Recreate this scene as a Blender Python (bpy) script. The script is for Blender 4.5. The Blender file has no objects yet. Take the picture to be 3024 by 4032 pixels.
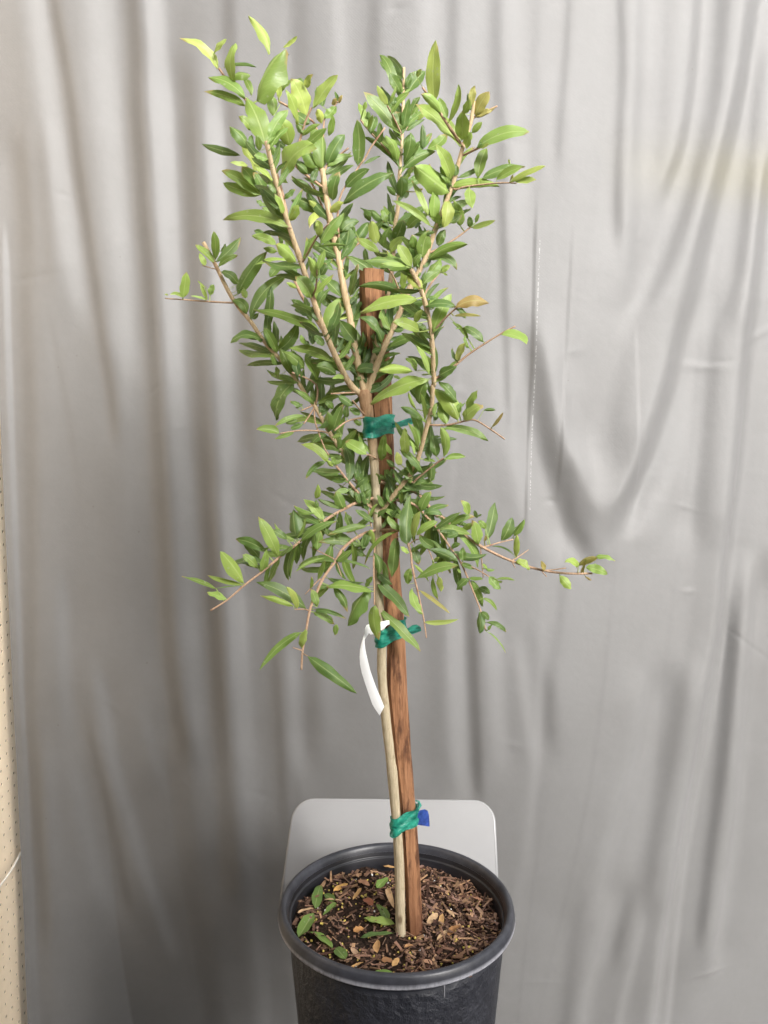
import bpy, bmesh, math, random
import numpy as np
from mathutils import Vector
random.seed(7)
R = math.radians
sc = bpy.context.scene
COL = sc.collection

# ---------------------------------------------------------------- camera
F = 3200.0                       # focal length in photo pixels (3024 x 4032)
PITCH = R(5.5)
CAM_Z = 1.338
cd = bpy.data.cameras.new("camera")
cam = bpy.data.objects.new("camera", cd)
COL.objects.link(cam)
cam.location = (0, 0, CAM_Z)
cam.rotation_euler = (R(90) - PITCH, 0, 0)
cd.sensor_fit = 'VERTICAL'
cd.sensor_height = 36
cd.sensor_width = 27
cd.lens = 36 * F / 4032
cd.clip_start = 0.02
cd.clip_end = 400
sc.camera = cam

# ---------------------------------------------------------------- light
SUN_EL, SUN_AZ = R(30), R(31)     # azimuth from -Y (behind the camera) towards +X
w = bpy.data.worlds.new("World"); sc.world = w; w.use_nodes = True
nt = w.node_tree; nt.nodes.clear()
sky = nt.nodes.new("ShaderNodeTexSky"); sky.sky_type = 'NISHITA'; sky.sun_disc = False
sky.sun_elevation = SUN_EL; sky.air_density = 1.0; sky.dust_density = 4.0; sky.ozone_density = 1.0
sdir = Vector((math.sin(SUN_AZ) * math.cos(SUN_EL), -math.cos(SUN_AZ) * math.cos(SUN_EL), math.sin(SUN_EL)))
sky.sun_rotation = math.atan2(sdir.x, sdir.y)
hs = nt.nodes.new("ShaderNodeHueSaturation"); hs.inputs['Saturation'].default_value = 0.30
bg = nt.nodes.new("ShaderNodeBackground"); bg.inputs['Strength'].default_value = 0.065
wo = nt.nodes.new("ShaderNodeOutputWorld")
nt.links.new(sky.outputs[0], hs.inputs['Color']); nt.links.new(hs.outputs[0], bg.inputs[0]); nt.links.new(bg.outputs[0], wo.inputs[0])
sl = bpy.data.lights.new("sun", 'SUN'); sl.energy = 1.5; sl.angle = R(20); sl.color = (1.0, 0.98, 0.95)
so = bpy.data.objects.new("sun", sl); COL.objects.link(so)
so.rotation_euler = sdir.to_track_quat('Z', 'Y').to_euler()
so.location = (2, -2, 4)
sc.view_settings.view_transform = 'Standard'
sc.view_settings.look = 'None'
sc.view_settings.exposure = 1.93
sc.view_settings.gamma = 1.0
sc.render.film_transparent = False

# ---------------------------------------------------------------- helpers
C_RIGHT = Vector((1, 0, 0))
C_UP = Vector((0, math.sin(PITCH), math.cos(PITCH)))
C_FWD = Vector((0, math.cos(PITCH), -math.sin(PITCH)))
C_POS = Vector((0, 0, CAM_Z))
def ray(px, py):
    return C_FWD + C_RIGHT * ((px - 1512) / F) - C_UP * ((py - 2016) / F)
def at_y(px, py, y):
    d = ray(px, py); return C_POS + d * (y / d.y)
def at_z(px, py, z):
    d = ray(px, py); return C_POS + d * ((z - CAM_Z) / d.z)
def at_x(px, py, x):
    d = ray(px, py); return C_POS + d * (x / d.x)

def tag(o, label=None, cat=None, group=None, kind=None):
    if label: o["label"] = label
    if cat: o["category"] = cat
    if group: o["group"] = group
    if kind: o["kind"] = kind
    return o
def link(o, parent=None):
    COL.objects.link(o)
    if parent is not None: o.parent = parent
    return o
def empty(name, loc):
    o = bpy.data.objects.new(name, None); o.empty_display_size = .05
    o.location = loc; return link(o)
def mesh_obj(name, verts, faces, mat, parent=None, smooth=True, origin=None):
    """verts in world space; the object's origin goes to `origin` (world) and it is parented without offset"""
    me = bpy.data.meshes.new(name)
    base = Vector(origin) if origin is not None else (Vector(parent_world(parent)) if parent else Vector((0, 0, 0)))
    me.from_pydata([tuple(Vector(v) - base) for v in verts], [], faces)
    if smooth: me.polygons.foreach_set("use_smooth", [True] * len(me.polygons))
    if mat: me.materials.append(mat)
    me.update()
    o = bpy.data.objects.new(name, me); link(o, parent)
    o.location = base - (Vector(parent_world(parent)) if parent else Vector((0, 0, 0)))
    return o
def parent_world(p):
    v = Vector((0, 0, 0))
    while p is not None:
        v += p.location; p = p.parent
    return v
def set_corner_color(me, cols, name="tone"):
    at = me.color_attributes.new(name, 'FLOAT_COLOR', 'POINT')
    arr = np.ones((len(me.vertices), 4), dtype=np.float32); arr[:, :3] = cols
    at.data.foreach_set("color", arr.ravel())

# ---------------------------------------------------------------- materials
class NT:
    def __init__(s, name):
        s.m = bpy.data.materials.new(name); s.m.use_nodes = True
        s.t = s.m.node_tree; s.t.nodes.clear()
        s.out = s.n("ShaderNodeOutputMaterial")
    def n(s, typ, **kw):
        x = s.t.nodes.new(typ)
        for k, v in kw.items():
            if hasattr(x, k): setattr(x, k, v)
        return x
    def l(s, a, b): s.t.links.new(a, b)
    def val(s, node, **kw):
        for k, v in kw.items(): node.inputs[k.replace('_', ' ')].default_value = v
        return node
    def noise(s, scale, detail=4, rough=.55, vec=None):
        x = s.n("ShaderNodeTexNoise"); x.inputs['Scale'].default_value = scale
        x.inputs['Detail'].default_value = detail; x.inputs['Roughness'].default_value = rough
        if vec is not None: s.l(vec, x.inputs['Vector'])
        return x
    def ramp(s, fac, stops):
        x = s.n("ShaderNodeValToRGB"); el = x.color_ramp.elements
        while len(el) < len(stops): el.new(.5)
        for e, (p, c) in zip(el, stops):
            e.position = p; e.color = (c, c, c, 1) if isinstance(c, (int, float)) else (*c, 1)
        s.l(fac, x.inputs[0]); return x
    def mix(s, fac, a, b, mode='MIX'):
        x = s.n("ShaderNodeMix"); x.data_type = 'RGBA'; x.blend_type = mode
        for sock, v in ((x.inputs[0], fac), (x.inputs[6], a), (x.inputs[7], b)):
            if isinstance(v, (int, float)): sock.default_value = v
            elif isinstance(v, tuple): sock.default_value = (*v, 1)
            else: s.l(v, sock)
        return x.outputs[2]
    def math(s, op, a, b=None, c=None):
        x = s.n("ShaderNodeMath"); x.operation = op
        for i, v in enumerate((a, b, c)):
            if v is None: continue
            if isinstance(v, (int, float)): x.inputs[i].default_value = v
            else: s.l(v, x.inputs[i])
        return x.outputs[0]
    def coords(s, kind='Object', scale=None):
        tc = s.n("ShaderNodeTexCoord").outputs[kind]
        if scale is None: return tc
        mp = s.n("ShaderNodeMapping"); mp.inputs['Scale'].default_value = scale
        s.l(tc, mp.inputs['Vector']); return mp.outputs[0]
    def pos(s, scale=None):
        g = s.n("ShaderNodeNewGeometry").outputs['Position']
        if scale is None: return g
        mp = s.n("ShaderNodeMapping"); mp.inputs['Scale'].default_value = scale
        s.l(g, mp.inputs['Vector']); return mp.outputs[0]
    def bump(s, h, strength=.3, dist=.001):
        b = s.n("ShaderNodeBump"); b.inputs['Strength'].default_value = strength
        b.inputs['Distance'].default_value = dist; s.l(h, b.inputs['Height']); return b.outputs[0]
    def principled(s, col, rough=.5, spec=.5, normal=None, **kw):
        p = s.n("ShaderNodeBsdfPrincipled")
        if isinstance(col, tuple): p.inputs['Base Color'].default_value = (*col, 1)
        else: s.l(col, p.inputs['Base Color'])
        if isinstance(rough, (int, float)): p.inputs['Roughness'].default_value = rough
        else: s.l(rough, p.inputs['Roughness'])
        p.inputs['Specular IOR Level'].default_value = spec
        for k, v in kw.items():
            p.inputs[k].default_value = v
        if normal is not None: s.l(normal, p.inputs['Normal'])
        return p
    def done(s, shader):
        s.l(shader, s.out.inputs['Surface']); return s.m

def mat_leaf():
    s = NT("leaf_blade")
    tone = s.n("ShaderNodeAttribute", attribute_name="tone").outputs['Color']
    uv = s.n("ShaderNodeUVMap", uv_map="UVMap").outputs[0]
    sp = s.n("ShaderNodeSeparateXYZ"); s.l(uv, sp.inputs[0])
    u, v = sp.outputs[0], sp.outputs[1]
    d = s.math('ABSOLUTE', s.math('SUBTRACT', u, .5))          # 0 on the midrib, .5 at the edge
    rib = s.ramp(d, [(.0, 1), (.025, .9), (.06, 0)]).outputs[0]
    # side veins run obliquely off the midrib
    vv = s.math('ADD', s.math('MULTIPLY', v, 10), s.math('MULTIPLY', d, -7))
    vein = s.math('ABSOLUTE', s.math('SUBTRACT', s.math('FRACT', vv), .5))
    veinm = s.ramp(vein, [(0, .6), (.10, 0)]).outputs[0]
    nz = s.noise(90, 3, .6, s.pos()).outputs[0]
    nz2 = s.noise(28, 2, .5, s.pos()).outputs[0]
    c = s.mix(s.ramp(nz, [(.3, .0), (.75, .35)]).outputs[0], tone, s.mix(.6, tone, (.34, .44, .12)))
    c = s.mix(s.ramp(nz2, [(.45, 0), (.8, .35)]).outputs[0], c, s.mix(.5, c, (.015, .06, .02)))
    lightc = s.mix(.55, tone, (.62, .72, .30))
    c = s.mix(s.math('MULTIPLY', veinm, .26), c, lightc)
    c = s.mix(s.math('MULTIPLY', rib, .62), c, lightc)
    # scorched tips and margins, pale scars and dust spots
    nb = s.noise(33, 3, .6, s.pos()).outputs[0]
    edge = s.math('ADD', s.math('MULTIPLY', s.math('POWER', v, 3), .55), s.math('MULTIPLY', d, .35))
    burn = s.ramp(s.math('ADD', s.math('MULTIPLY', nb, .8), s.math('MULTIPLY', edge, .55)), [(.70, 0), (.80, .8)]).outputs[0]
    c = s.mix(burn, c, (.40, .26, .11))
    sv = s.n("ShaderNodeTexVoronoi"); sv.inputs['Scale'].default_value = 210; s.l(s.pos(), sv.inputs['Vector'])
    svc = s.n("ShaderNodeSeparateColor"); s.l(sv.outputs['Color'], svc.inputs[0])
    spot = s.math('MULTIPLY', s.math('LESS_THAN', sv.outputs['Distance'], .3), s.math('GREATER_THAN', svc.outputs[0], .88))
    c = s.mix(s.math('MULTIPLY', spot, .35), c, (.42, .46, .30))
    geo = s.n("ShaderNodeNewGeometry").outputs['Backfacing']
    c = s.mix(s.math('MULTIPLY', geo, .45), c, s.mix(.5, c, (.34, .45, .22)))
    h = s.math('ADD', s.math('MULTIPLY', rib, -1.0), s.math('ADD', s.math('MULTIPLY', veinm, -.5), s.math('MULTIPLY', nz, .8)))
    nrm = s.bump(h, .45, .0006)
    p = s.principled(c, .40, .45, nrm)
    tr = s.n("ShaderNodeBsdfTranslucent"); s.l(s.mix(.5, c, (.40, .55, .06)), tr.inputs[0])
    mx = s.n("ShaderNodeMixShader"); mx.inputs[0].default_value = .28
    s.l(p.outputs[0], mx.inputs[1]); s.l(tr.outputs[0], mx.inputs[2])
    return s.done(mx.outputs[0])

def mat_dry():
    s = NT("dry_leaf")
    tone = s.n("ShaderNodeAttribute", attribute_name="tone").outputs['Color']
    nz = s.noise(160, 4, .6, s.pos()).outputs[0]
    c = s.mix(s.ramp(nz, [(.35, 0), (.7, .6)]).outputs[0], tone, s.mix(.6, tone, (.10, .05, .03)))
    return s.done(s.principled(c, .7, .25, s.bump(nz, .5, .001)).outputs[0])

def mat_bark(name, c1, c2, c3, upper=None, zlo=0, zhi=1):
    s = NT(name)
    n1 = s.noise(420, 4, .6, s.pos((1, 1, .16))).outputs[0]
    n2 = s.noise(38, 4, .6, s.pos((1, 1, .6))).outputs[0]
    n3 = s.noise(95, 3, .6, s.pos((1, 1, .45))).outputs[0]
    c = s.mix(s.ramp(n1, [(.32, 0), (.68, 1)]).outputs[0], c1, c2)
    if upper:
        sp = s.n("ShaderNodeSeparateXYZ"); s.l(s.pos(), sp.inputs[0])
        zz = s.n("ShaderNodeMapRange"); s.l(sp.outputs[2], zz.inputs[0])
        zz.inputs[1].default_value = zlo; zz.inputs[2].default_value = zhi
        f = s.math('ADD', zz.outputs[0], s.math('MULTIPLY', s.math('SUBTRACT', n2, .5), .7))
        c = s.mix(s.ramp(f, [(.2, 0), (.8, 1)]).outputs[0], c, s.mix(s.ramp(n1, [(.32, 0), (.68, 1)]).outputs[0], upper[0], upper[1]))
    c = s.mix(s.ramp(n3, [(.60, 0), (.74, .75)]).outputs[0], c, c3)
    kv = s.n("ShaderNodeTexVoronoi"); kv.inputs['Scale'].default_value = 42; s.l(s.pos((1, 1, .5)), kv.inputs['Vector'])
    c = s.mix(s.ramp(kv.outputs['Distance'], [(.07, .85), (.17, 0)]).outputs[0], c, c3)
    return s.done(s.principled(c, .75, .25, s.bump(s.math('ADD', n1, n3), .7, .0016)).outputs[0])

def mat_stake():
    s = NT("stake_wood")
    g = s.noise(160, 5, .65, s.pos((1, 1, .045))).outputs[0]
    g2 = s.noise(26, 3, .6, s.pos((1, 1, .12))).outputs[0]
    st = s.noise(75, 5, .65, s.pos((1.2, 1, .22))).outputs[0]
    c = s.mix(s.ramp(g, [(.3, 0), (.7, 1)]).outputs[0], (.15, .060, .028), (.50, .262, .138))
    c = s.mix(s.ramp(g2, [(.35, 0), (.7, .6)]).outputs[0], c, (.34, .16, .072))
    c = s.mix(s.ramp(st, [(.48, 0), (.60, .9)]).outputs[0], c, (.09, .038, .02))
    sp = s.n("ShaderNodeSeparateXYZ"); s.l(s.pos(), sp.inputs[0])
    wet = s.n("ShaderNodeMapRange"); s.l(sp.outputs[2], wet.inputs[0])
    wet.inputs[1].default_value = RIM_Z + .05; wet.inputs[2].default_value = RIM_Z - .02
    wf = s.math('MULTIPLY', wet.outputs[0], s.ramp(s.noise(60, 3, .6, s.pos((1, 1, .3))).outputs[0], [(.25, .5), (.6, 1)]).outputs[0])
    c = s.mix(s.math('MULTIPLY', wf, .75), c, (.10, .038, .02))
    k2 = s.n("ShaderNodeTexVoronoi"); k2.inputs['Scale'].default_value = 34; s.l(s.pos((1, 1, .45)), k2.inputs['Vector'])
    c = s.mix(s.ramp(k2.outputs['Distance'], [(.06, .8), (.16, 0)]).outputs[0], c, (.09, .04, .025))
    return s.done(s.principled(c, .72, .25, s.bump(s.math('ADD', g, st), .9, .002)).outputs[0])

def mat_tape():
    s = NT("green_tape")
    n = s.noise(60, 3, .6, s.pos((1, 1, 2.5))).outputs[0]
    n2 = s.noise(220, 2, .5, s.pos()).outputs[0]
    c = s.mix(s.ramp(n, [(.38, 0), (.62, 1)]).outputs[0], (.004, .16, .115), (.04, .40, .28))
    p = s.principled(c, .32, .5, s.bump(s.math('ADD', n, s.math('MULTIPLY', n2, .3)), .6, .003))
    tr = s.n("ShaderNodeBsdfTransparent"); tr.inputs[0].default_value = (.35, .85, .7, 1)
    mx = s.n("ShaderNodeMixShader"); mx.inputs[0].default_value = .22
    s.l(p.outputs[0], mx.inputs[1]); s.l(tr.outputs[0], mx.inputs[2])
    return s.done(mx.outputs[0])

def mat_simple(name, col, rough=.5, spec=.4, nscale=80, namt=.15, bump=.2, bdist=.001, **kw):
    s = NT(name)
    n = s.noise(nscale, 4, .6, s.pos()).outputs[0]
    dark = tuple(x * (1 - namt) for x in col); lite = tuple(min(1, x * (1 + namt)) for x in col)
    c = s.mix(s.ramp(n, [(.3, 0), (.7, 1)]).outputs[0], dark, lite)
    return s.done(s.principled(c, rough, spec, s.bump(n, bump, bdist), **kw).outputs[0])

def mat_pot():
    s = NT("pot_plastic")
    p1 = s.n("ShaderNodeTexVoronoi"); p1.inputs['Scale'].default_value = 75; s.l(s.pos((1, 1, .8)), p1.inputs['Vector'])
    n = s.noise(150, 4, .65, s.pos()).outputs[0]
    n2 = s.noise(16, 3, .6, s.pos()).outputs[0]
    n3 = s.noise(330, 2, .6, s.pos()).outputs[0]
    c = s.mix(s.ramp(n2, [(.35, 0), (.7, 1)]).outputs[0], (.017, .018, .025), (.034, .036, .046))
    c = s.mix(s.ramp(n3, [(.66, 0), (.76, .5)]).outputs[0], c, (.10, .10, .11))
    sp = s.n("ShaderNodeSeparateXYZ"); s.l(s.pos(), sp.inputs[0])
    wall = s.n("ShaderNodeMapRange"); s.l(sp.outputs[2], wall.inputs[0])
    wall.inputs[1].default_value = RIM_Z - .035; wall.inputs[2].default_value = RIM_Z - .028
    wall.inputs[3].default_value = 1; wall.inputs[4].default_value = 0.06
    h = s.math('MULTIPLY', s.math('ADD', n, s.math('MULTIPLY', p1.outputs[0], .7)), wall.outputs[0])
    return s.done(s.principled(c, s.ramp(n2, [(.3, .34), (.7, .5)]).outputs[0], .5, s.bump(h, .8, .004)).outputs[0])

def mat_lip():
    s = NT("pot_rim_plastic")
    n = s.noise(40, 4, .65, s.pos()).outputs[0]
    n2 = s.noise(300, 3, .6, s.pos((1, 1, .3))).outputs[0]
    sp = s.n("ShaderNodeSeparateXYZ"); s.l(s.pos(), sp.inputs[0])
    low = s.n("ShaderNodeMapRange"); s.l(sp.outputs[2], low.inputs[0])       # scuffed lower edge of the lip, its bright highlight painted in
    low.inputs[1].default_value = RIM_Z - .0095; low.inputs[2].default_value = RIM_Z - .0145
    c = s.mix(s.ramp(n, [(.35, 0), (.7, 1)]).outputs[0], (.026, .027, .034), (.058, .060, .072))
    scuff_highlight = s.math('MULTIPLY', low.outputs[0], s.ramp(s.math('ADD', s.math('MULTIPLY', n, .6), s.math('MULTIPLY', n2, .4)), [(.34, .25), (.54, 1)]).outputs[0])
    c = s.mix(s.math('MULTIPLY', scuff_highlight, .75), c, (.60, .60, .66))
    return s.done(s.principled(c, .36, .5, s.bump(n2, .12, .001)).outputs[0])

def mat_soil():
    s = NT("potting_soil")
    n = s.noise(260, 6, .7, s.pos()).outputs[0]
    n2 = s.noise(40, 4, .6, s.pos()).outputs[0]
    c = s.mix(s.ramp(n, [(.35, 0), (.7, 1)]).outputs[0], (.012, .008, .006), (.085, .052, .036))
    c = s.mix(s.ramp(n2, [(.45, 0), (.7, .5)]).outputs[0], c, (.03, .016, .011))
    return s.done(s.principled(c, .85, .2, s.bump(n, 1, .006)).outputs[0])

def mat_attr(name, rough=.75, nscale=300):
    s = NT(name)
    tone = s.n("ShaderNodeAttribute", attribute_name="tone").outputs['Color']
    n = s.noise(nscale, 3, .6, s.pos()).outputs[0]
    c = s.mix(s.ramp(n, [(.35, 0), (.7, .5)]).outputs[0], tone, s.mix(.6, tone, (.03, .018, .012)))
    return s.done(s.principled(c, rough, .25, s.bump(n, .5, .001)).outputs[0])

def mat_curtain():
    s = NT("curtain_fabric")
    P = s.pos()
    sp = s.n("ShaderNodeSeparateXYZ"); s.l(P, sp.inputs[0])
    x, z = sp.outputs[0], sp.outputs[2]
    blot = s.noise(3.5, 5, .6, P).outputs[0]
    fine = s.noise(55, 4, .65, P).outputs[0]
    c = s.mix(s.ramp(blot, [(.3, 0), (.7, 1)]).outputs[0], (.174, .171, .168), (.203, .201, .200))
    c = s.mix(s.ramp(fine, [(.3, 0), (.8, .18)]).outputs[0], c, (.142, .139, .138))
    # thread weave
    wx = s.math('SINE', s.math('MULTIPLY', x, 2600)); wz = s.math('SINE', s.math('MULTIPLY', z, 2600))
    weave = s.math('MULTIPLY', wx, wz)
    # faint yellow tint at shoulder height on the right
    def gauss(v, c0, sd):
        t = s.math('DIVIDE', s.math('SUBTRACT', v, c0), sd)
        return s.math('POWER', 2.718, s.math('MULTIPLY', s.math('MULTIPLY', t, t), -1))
    yellow_tint = s.math('MULTIPLY', gauss(z, YELLOW_Z, .05), s.ramp(s.math('ADD', x, s.math('MULTIPLY', blot, .3)), [(.50, 0), (.80, 1)]).outputs[0])
    c = s.mix(s.math('MULTIPLY', yellow_tint, .45), c, (.215, .195, .11))
    # flaked white crease line and loose flecks
    cx = s.math('ABSOLUTE', s.math('SUBTRACT', x, s.math('ADD', CREASE_X0, s.math('MULTIPLY', s.math('SUBTRACT', z, CREASE_Z0), CREASE_K))))
    line = s.math('LESS_THAN', cx, .0009)
    zin = s.math('MULTIPLY', s.math('GREATER_THAN', z, CREASE_Z1), s.math('LESS_THAN', z, CREASE_Z0))
    fl = s.noise(260, 2, .5, P).outputs[0]
    line = s.math('MULTIPLY', s.math('MULTIPLY', line, zin), s.math('GREATER_THAN', fl, .50))
    vor = s.n("ShaderNodeTexVoronoi"); vor.inputs['Scale'].default_value = 42; s.l(P, vor.inputs['Vector'])
    sepc = s.n("ShaderNodeSeparateColor"); s.l(vor.outputs['Color'], sepc.inputs[0])
    patch = s.math('MULTIPLY', gauss(x, .30, .16), gauss(z, 1.42, .22))
    fleck = s.math('MULTIPLY', s.math('LESS_THAN', vor.outputs['Distance'], .06), s.math('GREATER_THAN', s.math('MULTIPLY', sepc.outputs[0], patch), .62))
    c = s.mix(s.math('MINIMUM', s.math('ADD', line, fleck), .48), c, (.5, .5, .49))
    vor2 = s.n("ShaderNodeTexVoronoi"); vor2.inputs['Scale'].default_value = 30; s.l(P, vor2.inputs['Vector'])
    sep2 = s.n("ShaderNodeSeparateColor"); s.l(vor2.outputs['Color'], sep2.inputs[0])
    speck = s.math('MULTIPLY', s.math('LESS_THAN', vor2.outputs['Distance'], .05), s.math('GREATER_THAN', sep2.outputs[1], .965))
    c = s.mix(s.math('MULTIPLY', speck, .6), c, (.12, .11, .10))
    h = s.math('ADD', s.math('MULTIPLY', weave, .25), s.math('ADD', fine, blot))
    p = s.principled(c, .42, .56, s.bump(h, .30, .002), **{'Sheen Weight': .08, 'Sheen Roughness': .4})
    tr = s.n("ShaderNodeBsdfTranslucent"); tr.inputs[0].default_value = (.19, .184, .18, 1)
    mx = s.n("ShaderNodeMixShader"); mx.inputs[0].default_value = .12
    s.l(p.outputs[0], mx.inputs[1]); s.l(tr.outputs[0], mx.inputs[2])
    return s.done(mx.outputs[0])
# ---------------------------------------------------------------- places
RIM_R = .150
RIM_D = 1.040                                    # optical depth of the rim centre
_d = ray(1561, 3540)
RIM_C = C_POS + _d * RIM_D                       # _d has unit length along the optical axis
RIM_Z = RIM_C.z
SOIL_Z = RIM_Z - .031
POT_H = .285
SEAT_Z = RIM_Z - POT_H
CURTAIN_Y = 1.50
WALL_X = -.734
_s = at_y(2500, 690, CURTAIN_Y + .03); YELLOW_Z = _s.z
_a = at_y(2110, 960, CURTAIN_Y); _b = at_y(2072, 2000, CURTAIN_Y)
CREASE_X0, CREASE_Z0, CREASE_Z1 = _a.x, _a.z, _b.z
CREASE_K = (_b.x - _a.x) / (_b.z - _a.z)

M_LEAF = mat_leaf(); M_DRY = mat_dry()
M_TRUNK = mat_bark("trunk_bark", (.42, .345, .225), (.57, .48, .33), (.17, .115, .065), ((.30, .17, .09), (.44, .28, .16)), RIM_Z + .52, RIM_Z + .62)
M_BRANCH = mat_bark("branch_bark", (.46, .33, .19), (.64, .49, .30), (.28, .16, .09))
M_TWIG = mat_bark("twig_bark", (.37, .225, .14), (.52, .355, .235), (.26, .13, .08))
M_STAKE = mat_stake(); M_TAPE = mat_tape()
M_BLUE = mat_simple("blue_film", (.05, .10, .40), .35, .5, 120, .5, .5, .002)
M_RIBBON = mat_simple("white_tag_plastic", (.86, .86, .85), .35, .4, 60, .02, .05)
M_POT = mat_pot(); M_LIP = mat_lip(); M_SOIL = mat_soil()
M_CHIP = mat_attr("wood_chip"); M_PERLITE = mat_simple("perlite_grain", (.8, .78, .74), .8, .2, 300, .1)
M_BEAD = mat_simple("fertilizer_bead", (.58, .46, .10), .4, .5, 300, .35)
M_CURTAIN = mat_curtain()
M_PEG = mat_simple("pegboard_paint", (.93, .765, .56), .55, .3, 30, .04, .1)
M_DARK = mat_simple("hole_shade_dark", (.022, .015, .01), .9, .1)  # near-black, painted as the shade inside the pegboard holes
M_CHAIR = mat_simple("pale_grey_paint", (.305, .304, .308), .22, .5, 14, .03, .03)
M_GROUND = mat_simple("concrete", (.06, .057, .053), .85, .2, 6, .2, .3, .003)
M_WIRE = mat_simple("white_wire", (.75, .70, .62), .4, .4)

# ---------------------------------------------------------------- ground
g = 60
mesh_obj("ground", [(-g, -g, 0), (g, -g, 0), (g, g, 0), (-g, g, 0)], [(0, 1, 2, 3)], M_GROUND, smooth=False)["kind"] = "structure"

# unseen wall added behind the camera: it shades the lower part of the place from the low sky
def added_shade_wall():
    x0, x1, y0, y1, z0, z1 = -3.0, 1.65, -1.66, -1.46, -.05, 3.0
    V = [(x0, y0, z0), (x1, y0, z0), (x1, y1, z0), (x0, y1, z0), (x0, y0, z1), (x1, y0, z1), (x1, y1, z1), (x0, y1, z1)]
    Fc = [(0, 3, 2, 1), (4, 5, 6, 7), (0, 1, 5, 4), (1, 2, 6, 5), (2, 3, 7, 6), (3, 0, 4, 7)]
    mesh_obj("added_shade_wall", V, Fc, mat_simple("shade_wall_grey", (.13, .128, .125), .9, .1, 25, .15, .4, .003), smooth=False)["kind"] = "structure"
added_shade_wall()

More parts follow.
